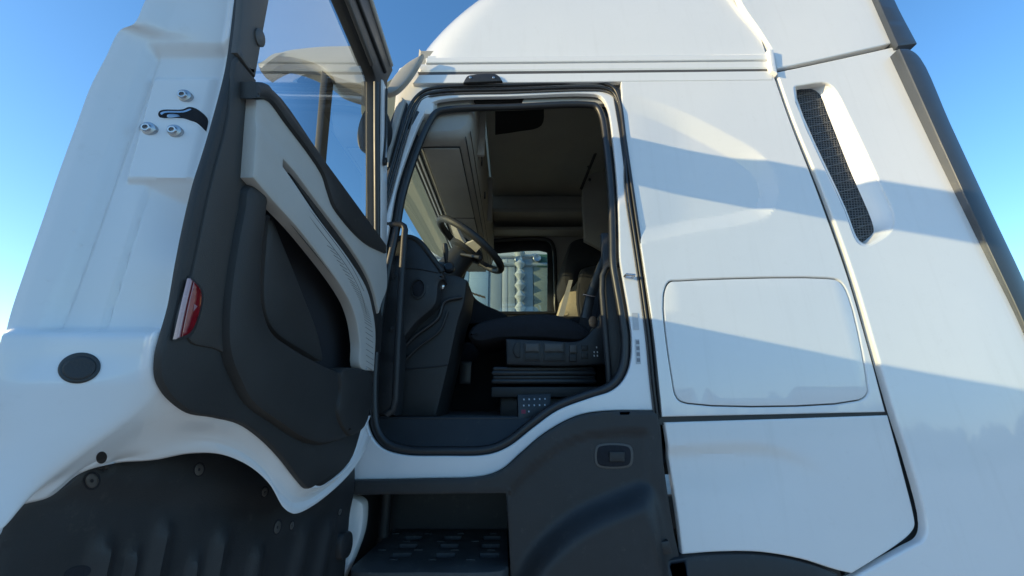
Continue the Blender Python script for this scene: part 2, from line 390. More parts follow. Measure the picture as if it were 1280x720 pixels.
# vent grille: frame of fine bars
gr_poly = GRILLE
GP = SIDE.off(-.045)
vo = [SIDE.P(p.x, p.y, .004 + fair_disp(p.x, p.y)) for p in curve(grow(VENT_OUT, .6), True, 6)]; vi = [GP.P(p.x, p.y, .002) for p in curve(GRILLE, True, 6)]
rows = []
for k in range(7):
    t = k / 6; rows.append([a.lerp(b, t) + SIDE.n * (.006 * math.sin(math.pi * t) if 0 < k < 6 else 0) - SIDE.n * (.004 if k == 0 else 0) for a, b in zip(vo + vo[:1], vi + vi[:1])])
ribbon('vent_recess', rows, WHITE, truck, solid=0, ang=50)
grille = sheet('vent_grille', grow(gr_poly, 2), GP, RUBBER, truck, w=-.012, bev=.001, thick=.01)
gc = curve(gr_poly, True, 6); gpoly = [Vector(GP.unp(p[0], p[1])) for p in gc]
bm = bmesh.new()
def bar(bm, a, b, wd, pl, w):
    a = Vector(a); b = Vector(b); d = (b - a).normalized(); nrm = Vector((-d.y, d.x)) * wd
    q = [a + nrm, b + nrm, b - nrm, a - nrm]
    lo = [bm.verts.new(pl.at(p.x, p.y, w - .003)) for p in q]; hi = [bm.verts.new(pl.at(p.x, p.y, w)) for p in q]
    bm.faces.new(hi); bm.faces.new(lo[::-1])
    for i in range(4): bm.faces.new((lo[i], lo[(i + 1) % 4], hi[(i + 1) % 4], hi[i]))
def clipbars(bm, poly, ang, pitch, wd, pl, w):
    c, s = math.cos(ang), math.sin(ang); rot = [Vector((p.x * c + p.y * s, -p.x * s + p.y * c)) for p in poly]
    y = min(p.y for p in rot) + pitch * .5
    while y < max(p.y for p in rot):
        xs = []
        for i in range(len(rot)):
            a, b = rot[i - 1], rot[i]
            if (a.y > y) != (b.y > y): xs.append(a.x + (b.x - a.x) * (y - a.y) / (b.y - a.y))
        xs.sort()
        for x0, x1 in zip(xs[::2], xs[1::2]):
            if x1 - x0 > .004: bar(bm, (x0 * c - y * s, x0 * s + y * c), (x1 * c - y * s, x1 * s + y * c), wd, pl, w)
        y += pitch
clipbars(bm, gpoly, R(2), .013, .0016, GP, 0); clipbars(bm, gpoly, R(80), .013, .0014, GP, -.001)
clipbars(bm, gpoly, R(16), .047, .0022, GP, .002)
bmk('grille_bars', bm, mat('grille_mesh', (.13, .13, .13), .5), grille)['kind'] = 'stuff'

# ---- roof shell, gutter
def roof_pt(a, z, far=False):
    """a: 0 rear of side .. 1 centre of the front"""
    t = max(0, (z - 3.36) / .8); ys = .080 + .045 * t + .06 * t ** 2.4; xf = -.68 + .12 * t + .30 * t ** 1.8; rc = .34
    rear = 1.352; L1 = rear - (xf + rc); L2 = rc * math.pi / 2; L3 = 1.25 - (ys + rc); T = L1 + L2 + L3; s = a * T
    if s < L1: x, y = rear - s, ys
    elif s < L1 + L2:
        th = (s - L1) / rc; x, y = xf + rc - math.sin(th) * rc, ys + rc - math.cos(th) * rc
    else: x, y = xf, ys + rc + (s - L1 - L2)
    return Vector((x, 2.5 - y if far else y, z))
zs = [3.405, 3.42, 3.44, 3.455, 3.47, 3.5, 3.55, 3.62, 3.7, 3.78, 3.86, 3.94, 4.02, 4.1, 4.2, 4.3, 4.38, 4.44, 4.48, 4.5]
def roof_row(z):
    lip = -.012 * math.exp(-((z - 3.405) / .02) ** 2)
    r = [roof_pt(i / 60, z) for i in range(61)] + [roof_pt(i / 60, z, True) for i in range(59, -1, -1)]
    return r
rows = [roof_row(z) for z in zs]
roof = ribbon('roof', rows, WHITE, truck, solid=0, ang=60)
mk('roof_cap', roof_row(4.499), [tuple(range(len(rows[0])))], WHITE, roof)
gut = Pl(SIDE.at(0, 0), (1, 0, 0), (0, .04, 1))
def band(name, y0, y1, w, m, x0=(520, 530), x1=(964, 964), th=.03, bev=.004, rise=0):
    return sheet(name, [(x0[0], y0 + 6 * .8, 1), (x1[0], y0 - rise, 1), (x1[1], y1 - rise, 1), (x0[1], y1 + 4, 1)], SIDE, m, truck, w=w, thick=th, bev=bev, res=9, n=1, ang=12)
band('roof_rail', 67, 74.5, .004, WHITE, rise=0, x0=(532, 532), bev=.006, th=.05)
band('roof_gutter', 74.5, 86, -.004, WHITE, rise=0, x0=(520, 524), th=.05, bev=.012)
sheet('gutter_backing', [(535, 70, 1), (964, 58, 1), (964, 98, 1), (530, 104, 1)], SIDE, WHITE, truck, w=-.034, thick=.02, bev=0, res=9, n=1)
band('gutter_seal', 85, 92, -.008, TRIMG, x0=(522, 524), x1=(967, 967), th=.02, bev=.001)
band('cant_rail', 88.5, 100, .002, WHITE, x0=(524, 516), x1=(966, 966), th=.03)
sheet('gutter_end', [(961, 60, 1), (967, 62, 1), (969, 75, 1), (972, 92, 1), (965, 88, 1), (963, 76, 1)], SIDE, WHITE2, truck, w=.022, thick=.03, bev=.003)
# small black lamp bracket on the gutter
lb = sheet('gutter_bracket', [(579, 103, 1), (584, 95), (592, 93), (618, 92), (624, 95), (628, 101, 1)], SIDE, BLACK, truck, w=.014, thick=.014, bev=.004)
for x in (588, 617): disc('bolt', SIDE.off(.014).P(x, 97), SIDE.n, .007, .007, [(1, 0), (1, .002), (.6, .004), (0.01, .004)], STEEL, lb, seg=12)

# ---- door frame of the cab: stepped white ring and rubber seals
INNER = [(487, 285), (496, 236), (515, 178), (531, 142), (541, 129), (560, 124), (640, 121), (735, 118), (750, 121), (758, 133), (765, 174), (771, 236), (773, 290), (774, 325), (778, 350), (785, 390), (789, 425), (787, 455), (779, 474), (765, 487), (736, 497), (697, 512), (666, 534), (636, 557), (611, 567), (556, 569), (500, 567), (476, 558), (462, 538), (458, 500), (462, 420), (474, 345)]
frame = sheet('door_frame', [(512, 106, 1), (530, 98), (640, 95), (776, 97, 1), (780, 150), (789, 215), (801, 300), (818, 415), (825, 480), (828, 513, 1), (752, 514), (720, 520), (681, 541), (651, 566), (628, 586), (604, 595), (533, 598), (436, 600, 1), (438, 520), (452, 380), (470, 262), (490, 175)], SIDE.off(-.028), WHITE2, truck, holes=[grow(INNER, 1)], bev=.005, thick=.02, ang=15, res=.05)
inner_ring = sheet('seal_flange', grow(INNER, 8), SIDE.off(-.085), BLACK, truck, holes=[grow(INNER, -5)], bev=.008, thick=.05, res=.05)
def sealpath(poly, k, w, step=.03):
    return [SIDE.P(p[0], p[1], w) for p in grow([tuple(q) for q in curve(poly, True, 6)], k)]
tube('door_seal', sealpath(INNER, -4, -.048), .017, RUBBER, truck, 10, closed=True)
OUT_SEAL = [(462, 300), (480, 236), (499, 168), (514, 126), (528, 112), (548, 107), (640, 104), (735, 101), (755, 102), (768, 108), (775, 122), (782, 170), (791, 232), (801, 300), (810, 360), (818, 420), (824, 480), (829, 522)]
for k, (dx, w, r) in enumerate([(0, -.012, .008), (-4.5, -.020, .0075), (-8, -.024, .004)]):
    pts = [(p[0] + dx * (1 if i > 11 else -1 if i < 4 else 0), p[1] - (dx * .9 if 3 < i <= 11 else 0)) for i, p in enumerate(OUT_SEAL)]
    pathtube('frame_seal', pts, SIDE, r, RUBBER if k < 2 else TRIMG, truck, w=w)
# black rebate down the rear edge
sheet('rebate', [(764, 104, 1), (780, 106, 1), (784, 170), (792, 232), (803, 300), (820, 420), (827, 480), (833, 524, 1), (822, 524, 1), (817, 480), (810, 420), (792, 300), (783, 232), (775, 170)], SIDE, RUBBER, truck, w=-.022, thick=.012, bev=.002)
# striker pin and stickers on the rear door pillar
st = tube('door_striker', [SIDE.P(783, 343, -.028), SIDE.P(783, 343, 0), SIDE.P(793, 344, 0), SIDE.P(793, 344, -.028)], .006, CHROME, truck)
sheet('type_plate', [(790, 391, 1), (797, 391, 1), (799, 412, 1), (792, 412, 1)], SIDE, LABEL, truck, w=-.0275 + .002, thick=.001, bev=0)
for yy in (394, 398, 402, 406, 409):
    pass
sticker = sheet('warning_sticker', [(794, 424, 1), (799, 424, 1), (801, 455, 1), (795, 455, 1)], SIDE, LABEL, truck, w=-.0275 + .002, thick=.001, bev=0)
for k in range(4):
    y0 = 425.5 + k * 7.4
    sheet('pictogram', [(795 + k * .3, y0, 1), (799 + k * .3, y0, 1), (799.4 + k * .3, y0 + 4.6, 1), (795.4 + k * .3, y0 + 4.6, 1)], SIDE, INK, sticker, w=-.0275 + .0028, thick=.0006, bev=0)

# ---- front pillar, front, windscreen, visor
pillar = sheet('pillar', [(500, 118, 1), (514, 108, 1), (505, 150), (488, 215), (470, 285), (452, 380), (440, 480, 1), (425, 480, 1), (440, 360), (462, 250), (484, 160)], SIDE.off(-.03), BLACK, truck, w=.002, thick=.1, bev=.012)
for k in range(3):
    pathtube('pillar_rib', [(507 - 6 * k, 126 + 2 * k), (490 - 6 * k, 190), (474 - 6 * k, 250), (460 - 6 * k, 330)], SIDE, .007, RUBBER, truck, w=-.022 - .004 * k)
sheet('pillar_deflector', [(484, 190), (488, 160), (494, 134), (503, 120, 1), (507, 124, 1), (499, 150), (490, 180), (482, 210)], SIDE, BEIGE, truck, w=.0, thick=.05, bev=.012)
ws = [Vector((-.80, 0, 2.2)), Vector((-.50, 0, 3.13))]
rows = []
for i in range(13):
    v = i / 12; r = []
    for j in range(25):
        t = j / 24; y = .10 + 2.3 * t; bul = .10 * (1 - (2 * t - 1) ** 4) ; p = ws[0].lerp(ws[1], v); r.append(Vector((p.x - bul + .02, y, p.z)))
    rows.append(r)
ribbon('windscreen', rows, GLASS2, truck, solid=0)
tube('windscreen_seal', [rows[0][0] + Vector((0, 0, 0)), rows[6][0], rows[-1][0]], .022, RUBBER, truck)
tube('windscreen_seal', [rows[0][-1], rows[6][-1], rows[-1][-1]], .022, RUBBER, truck)
box('header', (-.50, 1.25, 3.27), (.22, 2.34, .32), WHITE, truck, .04)
box('cab_front', (-.86, 1.25, 1.42), (.14, 2.3, 1.5), WHITE, truck, .05)
# outside sun visor
vr = []
for i in range(9):
    v = i / 8; r = []
    for j in range(31):
        t = j / 30; y = .08 + 2.34 * t; e = (2 * t - 1)
        x = -.58 - .27 * v + .08 * e ** 6 ; z = 3.38 - .19 * v - .03 * v * v + .04 * e ** 4
        r.append(Vector((x, y, z)))
    vr.append(r)
visor = ribbon('sun_visor', vr, VISORM, truck, solid=.006)
sheet('visor_end', [(483, 116), (490, 98), (506, 80), (529, 66, 1), (523, 78), (508, 100), (494, 113)], SIDE, MIRHOUS, visor, w=.05, thick=.03, bev=.008)
rows = []

# ---- sill, step housing, wheel arch
SILL_TOP = [(436, 601, 1), (533, 599), (604, 596), (629, 587), (652, 567), (682, 542), (721, 521), (753, 515), (815, 513, 1)]
def fend_disp(px, py):
    d = 0
    if gl_y(px) < py and 634 < px < 815: d -= .010 * sstep(0, 4, py - gl_y(px)) * (1 - sstep(806, 812, px))
    if px > 636 and inside((px, py), ar_poly): d += .07 * sstep(0, 30, segdist(px, py, ar)) * (1 - sstep(805, 850, px) * .7)
    return d
gl = curve([(634, 617), (650, 598), (673, 577), (709, 552), (744, 541), (815, 538)], False, 6)
ar = curve([(640, 722), (655, 694), (672, 673), (712, 640), (763, 615), (808, 602), (824, 618), (842, 682), (852, 760)], False, 6)
ar_poly = [tuple(p) for p in ar] + [(852, 900), (640, 900)]
def yint(c, px):
    for a, b in zip(c[:-1], c[1:]):
        if a.x <= px <= b.x: return a.y + (b.y - a.y) * (px - a.x) / max(1e-6, b.x - a.x)
    return 1e4
def gl_y(px): return yint(gl, px)
def arch_y(px): return yint(ar, px)
skirt = sheet('step_skirt', SILL_TOP + [(823, 520), (830, 580), (842, 660), (850, 697, 1), (856, 770, 1), (640, 770, 1), (634, 640), (632, 617, 1), (436, 619, 1)], SIDE.off(-.004), BLACK, truck, disp=fend_disp, res=.014, bev=.006, thick=.06)
wl = [(700, 790, 1), (740, 740), (790, 712), (850, 697), (900, 692), (950, 692), (1000, 700), (1045, 716), (1075, 740), (1110, 790, 1)]
sheet('wheel_arch', wl, SIDE.off(.012), BLACK, truck, w=0, thick=.3, bev=.02, res=.03)
sheet('latch_rim', [(744.5, 560), (749, 555.5), (785, 555.5), (790.5, 560), (790.5, 580), (785, 584.5), (750, 584.5), (744.5, 580)], SIDE.off(-.010), TRIMG, skirt, w=-.001, thick=.008, bev=.003)
hd = sheet('flap_latch', [(747, 562), (750, 558), (784, 558), (788, 562), (788, 578), (784, 582), (751, 582), (747, 578)], SIDE.off(-.010), FABRIC, skirt, w=.001, thick=.01, bev=.003)
sheet('latch_grip', [(762, 565, 1), (781, 565, 1), (781, 577, 1), (762, 577, 1)], SIDE.off(-.006), TRIMD, skirt, w=.004, thick=.01, bev=.002)
sheet('rubber_stop', [(822, 678, 1), (836, 676, 1), (841, 692, 1), (828, 694, 1)], SIDE.off(.03), RUBBER, skirt, w=.0, thick=.05, bev=.003)
# step well
zT = PY(0).P(540, 708).z
well = mk('step_well', [(-.66, .02, zT - .9), (-.005, .02, zT - .9), (-.005, .02, 1.50), (-.66, .02, 1.50), (-.60, .40, zT - .9), (-.02, .40, zT - .9), (-.02, .40, 1.50), (-.60, .40, 1.50)],
    [(4, 5, 6, 7), (0, 4, 7, 3), (5, 1, 2, 6), (3, 7, 6, 2)], BLACK, truck)
tube('well_post', [(-.545, .30, zT), (-.545, .30, 1.5)], .025, BLACK, truck, 10)
box('step_lintel', (-.30, .08, 1.445), (.70, .07, .035), BLACK, truck, .008)
TP = PZ(zT)
slots = []
for rx, y0 in ((0, .10), (1, .19), (2, .28)):
    for k in range(3):
        xc = -.415 + .165 * k + .0
        slots.append([(xc - .035, y0 - .018, 1), (xc + .035, y0 - .018, 1), (xc + .035, y0 + .018, 1), (xc - .035, y0 + .018, 1)])
tread = sheet('step_tread', [(-.56, .00, 1), (-.54, -.035), (-.30, -.045), (-.04, -.035), (-.012, .0, 1), (-.02, .385, 1), (-.53, .385, 1)], TP, TREADM, truck, holes=slots, px=False, thick=.05, bev=.006, res=.06)
for k in range(4):
    for j in range(7):
        if (j + k) % 2: box('tread_stud', (-.50 + .07 * j, .055 + .09 * k + .0, zT + .002), (.03, .012, .004), TREADM, tread, .0015)
box('step_riser', (-.285, -.01, zT - .13), (.53, .05, .20), TRIMG, truck, .015)
box('step_tread', (-.285, .15, zT - .40), (.56, .36, .05), BLACK, truck, .01)
# white corner panel ahead of the steps
sheet('corner_panel', [(430, 620, 1), (446, 624), (453, 630), (454, 645), (451, 668), (443, 692), (428, 726), (410, 760, 1), (395, 760, 1), (400, 620, 1)], PY(.05), WHITE, truck, thick=.05, bev=.012, res=.02)

box('hinge_sun_blocker', (-.66, .055, 1.65), (.10, .15, 1.35), WHITE, truck, .02)  # added box hidden behind the door, blocks sun through the hinge gap
# ---- cab shell behind the skin: closes the interior
def quadbox(name, x0, x1, y0, y1, z0, z1, m, parent, bev=.01): return box(name, ((x0 + x1) / 2, (y0 + y1) / 2, (z0 + z1) / 2), (x1 - x0, y1 - y0, z1 - z0), m, parent, bev)
quadbox('cab_wall', 1.30, 1.34, .16, 2.34, 1.3, 3.95, LINER, truck)
quadbox('cab_floor', -.85, 1.33, .13, 2.36, 1.44, 1.65, FLOORM, truck)
ceil = quadbox('ceiling', -.20, 1.34, .22, 2.28, 3.74, 3.78, LINER, truck)
quadbox('side_liner', .60, 1.34, .12, .15, 2.5, 3.30, LINER, truck)
quadbox('side_liner', .42, 1.34, .13, .16, 1.5, 2.49, BLACK, truck)
quadbox('bunk_base', .55, 1.29, .17, 2.33, 1.65, 2.15, FABRIC, truck, .03)
sheet('side_liner', [(.05, 3.30, 1), (1.34, 3.30, 1), (1.34, 3.76, 1), (.2, 3.76, 1)], Pl((0, -.69, 0), (1, 0, 0), (0, .25, 1)), LINER, truck, px=False, thick=.02, bev=.002)
# passenger side wall with its window
PS = PY(2.36)
pw = [(596, 307), (604, 302, 1), (684, 300), (691, 307), (694, 345), (694, 392, 1), (560, 392, 1), (575, 330)]
sheet('passenger_side_liner', [(-.84, 1.45, 1), (-.5, 3.2, 1), (-.3, 3.76, 1), (1.34, 3.76, 1), (1.34, 1.45, 1)], PS, LINER, truck, px=False, holes=[[tuple(PS.unp(*p[:2])) + tuple(p[2:]) for p in pw]], bev=.004, thick=.04, res=.2)
ring = [PS.P(p[0], p[1], .01) for p in curve(pw, True, 4)]
tube('window_seal', ring, .022, RUBBER, truck, 8, closed=True)
sheet('window_surround', grow(pw, 1), PS.off(-.06), RUBBER, truck, holes=[[(600, 318, 1), (683, 315), (684, 322), (684, 391, 1), (570, 391, 1), (585, 330)]], thick=.02, bev=.003)
sheet('passenger_window', grow(pw, 3), PS.off(-.07), GLASS2, truck, thick=.004, bev=0)
sheet('passenger_side_skin', [(-.84, 1.0, 1), (-.56, 3.35, 1), (1.36, 3.4, 1), (1.36, 1.0, 1)], PY(2.47), WHITE, truck, px=False, holes=[[tuple(PY(2.47).unp(*p[:2])) + tuple(p[2:]) for p in grow(pw, 1)]], bev=.004, thick=.02, res=.3)

# ---- overhead console above the windscreen
con = []
prof = [(-.20, 3.60), (-.195, 3.25), (-.20, 3.12), (-.215, 3.055), (-.245, 3.02), (-.30, 3.008), (-.47, 3.0), (-.50, 3.02), (-.52, 3.08), (-.52, 3.6)]
for y in [.125, .135, .16, .22] + [.3 + .2 * i for i in range(11)]:
    k = {.125: .86, .135: .94, .16: .985}.get(y, 1.0)
    con.append([Vector((-.36 + (x + .36) * k, y, 3.3 + (z - 3.3) * k)) for x, z in prof])
console = ribbon('overhead_console', con, LINER, truck, solid=0, ang=50)
mk('console_end', con[0], [tuple(range(len(prof)))[::-1]], LINER, console)
CB = PZ(2.9985, False)
for ya, yb in ((.20, 1.02), (1.035, 1.75), (1.765, 2.3)):
    sheet('locker_flap', [(-.285, ya), (-.30, ya, ), (-.455, ya), (-.465, ya + .02), (-.465, yb - .02), (-.455, yb), (-.285, yb), (-.275, yb - .02), (-.275, ya + .02)], Pl((0, 0, 2.998), (1, 0, 0), (0, -1, 0)), LINER, console, px=False, thick=.004, bev=.002) if False else \
    box('locker_flap', (-.372, (ya + yb) / 2, 2.999), (.19, yb - ya, .012), LINER, console, .006)
    box('flap_shadow_gap', (-.372, (ya + yb) / 2, 3.0015), (.20, yb - ya + .012, .006), RUBBER, console, .001)
tube('console_seam', [(-.238, .14, 3.022), (-.236, 2.3, 3.022)], .003, RUBBER, console, 6)
tube('console_seam', [(-.215, .14, 3.055), (-.214, 2.3, 3.052)], .002, RUBBER, console, 6)
for y, z, rr in ((.62, 3.22, .05), (.95, 3.14, .028)):
    disc('switch_recess', (-.196, y, z), (1, 0, 0), rr * .8, rr, [(1, -.01), (1, .004), (.85, .004), (.8, -.004), (.01, -.004)], RUBBER, console)
box('shelf_divider', (-.185, 1.3, 3.30), (.05, .03, .4), LINER, console, .01)
box('shelf_divider', (-.185, .42, 3.30), (.05, .03, .4), LINER, console, .01)
for k in range(3): tube('header_trim', [(-.505 - .016 * k, .13, 3.02 - .02 * k), (-.505 - .016 * k, 2.35, 3.02 - .02 * k)], .007, TRIMG if k % 2 else RUBBER, truck, 6)
# ceiling furniture: hatch, far shelf, bunk panel, straps
cz = PZ(3.735, False)
sheet('roof_hatch', [(619, 128, 1), (680, 128, 1), (677, 157), (646, 165), (619, 169, 1)], cz, FABRIC, ceil, thick=.02, bev=.004)
box('shelf', (.55, 2.18, 3.56), (1.5, .36, .06), LINER, truck, .02); box('shelf', (.55, 2.26, 3.43), (1.5, .2, .04), LINER, truck, .015)
box('shelf_upstand', (.50, 2.02, 3.64), (1.5, .02, .16), LINER, truck, .008)
bunk = sheet('bunk_panel', [(.62, 3.02, 1), (.66, 3.62), (.80, 3.70, 1), (1.3, 3.70, 1), (1.3, 2.9, 1), (.9, 2.88)], PY(1.5), LINER, truck, px=False, thick=.05, bev=.012)
tube('bunk_strap', [PY(1.2).P(756, 162), PY(1.35).P(741, 200), PY(1.45).P(726, 237)], .012, RUBBER, truck, 6)
tube('gas_strut', [PY(1.6).P(718, 178), PY(1.5).P(736, 209)], .010, RUBBER, truck, 8)
disc('bunk_lock', PY(1.44).P(737, 225), (0, -1, 0), .012, .012, [(1, 0), (1, .01), (.01, .012)], RUBBER, truck, seg=12)
box('wall_pocket', (.75, 2.30, 3.1), (.3, .05, .18), LINER, truck, .02)

# ---- dashboard
D1 = PY(.20)
dash = sheet('dashboard', [(478, 318), (487, 300), (500, 294), (512, 293), (524, 299), (538, 316), (553, 337), (556, 350, 1), (550, 352), (545, 380), (520, 404), (500, 430), (488, 446, 1), (470, 446, 1)], D1, BLACK, truck, thick=.5, bev=.025, res=.02)
pathtube('cowl_rim', [(487, 303), (500, 297), (512, 296), (524, 302), (538, 319), (553, 340)], D1, .014, TRIMD, dash, w=-.006)
disc('air_vent', D1.P(523, 361, 0), (0, -1, 0), .036, .052, [(1, 0), (1, .008), (.82, .010), (.78, .002), (.74, -.02), (.01, -.02)], TRIMD, dash)
disc('vent_throat', D1.P(523, 361, .003), (0, -1, 0), .026, .040, [(1, 0), (.95, .001), (.01, .001)], FABRIC, dash)
mk_line = lambda n, pts, pl, r, m, p, w=0: pathtube(n, pts, pl, r, m, p, w)
mk_line('panel_seam', [(485, 336), (520, 336), (548, 341)], D1, .003, RUBBER, dash, .001)
D2 = PY(.27)
lowd = sheet('knee_panel', [(546, 345, 1), (570, 344), (584, 350, 1), (580, 378), (573, 400), (562, 450), (545, 521, 1), (484, 521, 1), (482, 440, 1), (500, 430), (520, 404), (545, 382, 1)], D2, TRIMD, dash, thick=.35, bev=.012, res=.03)
mk_line('panel_seam', [(500, 462), (548, 458), (560, 456)], D2, .003, RUBBER, dash, .001)
mk_line('cable', [(500, 440), (520, 420), (548, 398), (556, 378), (578, 372)], D2, .009, RUBBER, dash, .01)
mk_line('cable', [(496, 462), (524, 434), (550, 414), (560, 390)], D2, .006, RUBBER, dash, .012)
disc('ignition_lock', D2.P(553, 358, .002), (-.2, -1, 0), .014, .02, [(1, 0), (1, .01), (.5, .014), (.01, .014)], CHROME, dash, seg=14)
for x, y in ((493, 343), (489, 411)): disc('screw', PY(.12).P(x, y), (0, -1, 0), .011, .011, [(1, 0), (1, .004), (.01, .006)], RUBBER, dash, seg=12)
sheet('pillar_trim', [(470, 320, 1), (500, 318, 1), (500, 440), (494, 520, 1), (462, 520, 1)], PY(.14), BLACK, truck, thick=.1, bev=.015)
box('dash_top', (-.60, 1.33, 2.20), (.36, 1.95, .46), FABRIC, dash, .08, seg=4)
# centre of the dash and engine tunnel seen under the wheel
cen = sheet('centre_console', [(555, 395), (575, 352), (585, 358), (594, 372), (606, 380), (622, 387), (636, 396), (640, 420), (560, 430)], PY(1.0), FABRIC, truck, thick=.7, bev=.03, res=.04)
tube('coil_cord', [PY(.96).P(588 + i * .42, 366 + i * .13 + math.sin(i * 1.9) * 1.4) for i in range(45)], .004, TRIMG, cen, 5)
sheet('engine_tunnel', [(545, 440), (556, 405), (600, 396), (640, 394), (760, 394, 1), (760, 520, 1), (530, 520, 1)], PY(1.0), FABRIC, truck, thick=.9, bev=.04, res=.05)
mk('threshold', [(-.62, .055, 1.50), (.6, .055, 1.50), (.6, .135, 1.655), (-.62, .135, 1.655)], [(0, 1, 2, 3)], BLACK, truck)
for k in range(2): tube('threshold_rib', [(-.6, .138 + .03 * k, 1.654), (.03, .138 + .03 * k, 1.654)], .006, RUBBER, truck, 6)
sheet('pedal', [(576, 452, 1), (590, 452, 1), (588, 480, 1), (574, 480, 1)], PY(.75), RUBBER, truck, thick=.02, bev=.004)
# grab bars
def bar3(name, pts, r, m, parent): return tube(name, pts, r, m, parent, 12)
G = PY(.07)
bar3('grab_bar', [G.P(482, 281), G.P(492, 281), G.P(502, 281), G.P(505, 283), G.P(506.3, 287), G.P(505, 300), G.P(502, 345), G.P(497, 430), G.P(494, 500), G.P(491, 512), G.P(483, 518)], .0145, BLACK, truck)
G = PY(.11)
bar3('grab_bar', [G.P(776, 331), G.P(765, 331), G.P(757, 335), G.P(753, 345), G.P(752.5, 365), G.P(756, 410), G.P(761, 470), G.P(762, 490)], .0135, BLACK, truck)
# ---- steering wheel
wc = PY(.60).P(588, 307); e1 = Vector((0, 1, 0)); e2 = Vector((.80, 0, -.60)); wn = e2.cross(e1).normalized()
if wn.x < 0: wn = -wn
sw = bpy.data.objects.new('steering_wheel', None); place(sw, truck)
sw.matrix_parent_inverse = Matrix.Translation(-ROOTLOC['truck'])
RW = .23
tube('rim', [wc + e1 * math.cos(2 * math.pi * i / 64) * RW + e2 * math.sin(2 * math.pi * i / 64) * RW for i in range(64)], .0215, TRIMD, sw, 12, closed=True)
hub = disc('hub', wc - wn * .035, wn, .10, .11, [(.8, -.03), (1, -.02), (1, .02), (.85, .035), (.4, .04), (.01, .04)], BLACK, sw)
for a in (205, 335, 25, 155):
    d = e1 * math.cos(R(a)) + e2 * math.sin(R(a)); q = e1 * -math.sin(R(a)) + e2 * math.cos(R(a))
    vs = []
    for s, wd, h in ((.06, .045, -.03), (.13, .034, -.022), (RW - .005, .024, 0)):
        for sg in (-1, 1):
            for hh in (-.008, .008): vs.append(wc + d * s + q * wd * sg + wn * (h + hh))
    fs = []
    for i in (0, 4): fs += [(i, i + 4, i + 5, i + 1), (i + 2, i + 3, i + 7, i + 6), (i + 1, i + 5, i + 7, i + 3), (i, i + 2, i + 6, i + 4)]
    mk('spoke', vs, fs, BEIGE if a in (205, 155) else TRIMG, sw, 50)
tube('column', [wc - wn * .06, wc - wn * .20, wc - wn * .5 + Vector((0, 0, -.06))], .07, BLACK, sw, 14, rs=[.075, .085, .10])
tube('stalk', [PY(.40).P(558, 330), PY(.36).P(557, 312), PY(.36).P(556, 305)], .014, BLACK, sw, 10, rs=[.008, .016, .013])
tube('stalk', [wc - wn * .09 + Vector((.0, -.05, 0)), PY(.36).P(600, 322)], .010, BLACK, sw, 8)
disc('stalk_knob', PY(.40).P(562, 336), (0, -1, .2), .03, .03, [(1, 0), (1, .02), (.7, .03), (.01, .03)], RUBBER, sw, seg=16)
# ---- driver's seat
seat = bpy.data.objects.new('driver_seat', None); place(seat, truck); seat.matrix_parent_inverse = Matrix.Translation(-ROOTLOC['truck'])
SP = PY(.36)
sheet('cushion', [(584, 418), (592, 405), (612, 398), (632, 394), (660, 391), (692, 391), (716, 398), (736, 409), (742, 418), (730, 426), (680, 424), (628, 424), (594, 428)], SP, FABRIC, seat, w=.02, thick=.55, bev=.05, res=.02)
sheet('side_cover', [(632, 423, 1), (680, 425), (726, 425), (742, 410), (756, 388), (766, 400), (766, 455, 1), (700, 458), (633, 456, 1)], SP, BLACK, seat, w=.03, thick=.08, bev=.012, res=.03)
def key(name, x0, y0, x1, y1, m=TRIMD, w=.036, pl=SP, par=None, b=.003, th=.015):
    return sheet(name, [(x0, y0, 1), (x1, y0, 1), (x1 + .3, y1, 1), (x0 + .3, y1, 1)], pl, m, par or seat, w=w, thick=th, bev=b)
for x0, y0, x1, y1 in ((656, 429, 674, 450), (680, 429, 705, 451)):
    key('switch_bezel', x0 - 1.5, y0 - 1.5, x1 + 1.5, y1 + 1.5, RUBBER, .033)
    key('rocker_switch', x0, y0, x1, y0 + 11, TRIMG, .044, b=.008); key('rocker_switch', x0, y0 + 12, x1, y1, TRIMD, .037)
key('rocker_switch', 712, 431, 721, 441, TRIMG, .042, b=.004); key('rocker_switch', 712, 443, 721, 452, TRIMD, .040)
for x0, y0 in ((727, 431), (727, 441)): key('push_button', x0, y0, x0 + 8, y0 + 7, TRIMD, .036)
for x0, y0 in ((742, 439), (746, 439), (742, 443.5), (746, 443.5), (745, 433)): key('switch_mark', x0, y0, x0 + 1.3, y0 + 2.2, PRINT, .0325, b=0, th=.002)
sheet('tilt_knob', [(650, 427, 1), (645, 428), (641, 437), (645, 446), (650, 447, 1)], SP, TRIMD, seat, w=.04, thick=.02, bev=.004)
for k in range(4):
    z0 = SP.P(690, 459 + k * 5.2).z
    box('bellows_fold', (.155, .62, z0 - .008), (.50 + .01 * (k % 2), .50 + .02 * (k % 2), .024), RUBBER, seat, .010)
b0 = SP.P(690, 482).z
box('seat_base', (.16, .62, b0 - .03), (.52, .52, .05), TRIMD, seat, .008)
box('seat_plinth', (.17, .64, (b0 - .05 + 1.64) / 2), (.46, .44, b0 - .05 - 1.64), BLACK, seat, .01)
sheet('backrest', [(742, 420), (744, 380), (752, 345), (764, 310), (778, 285), (830, 285), (840, 420)], PY(.42), FABRIC, seat, thick=.48, bev=.06, res=.04)
tube('seat_belt', [PY(.30).P(758, 318), PY(.33).P(748, 345), PY(.36).P(738, 372), PY(.36).P(733, 398)], .022, RUBBER, seat, 8, flat=((0, 1, 0), .15))
disc('belt_buckle', PY(.34).P(741, 403), (0, -1, 0), .022, .03, [(1, 0), (1, .012), (.6, .016), (.01, .016)], BLACK, seat, seg=14)
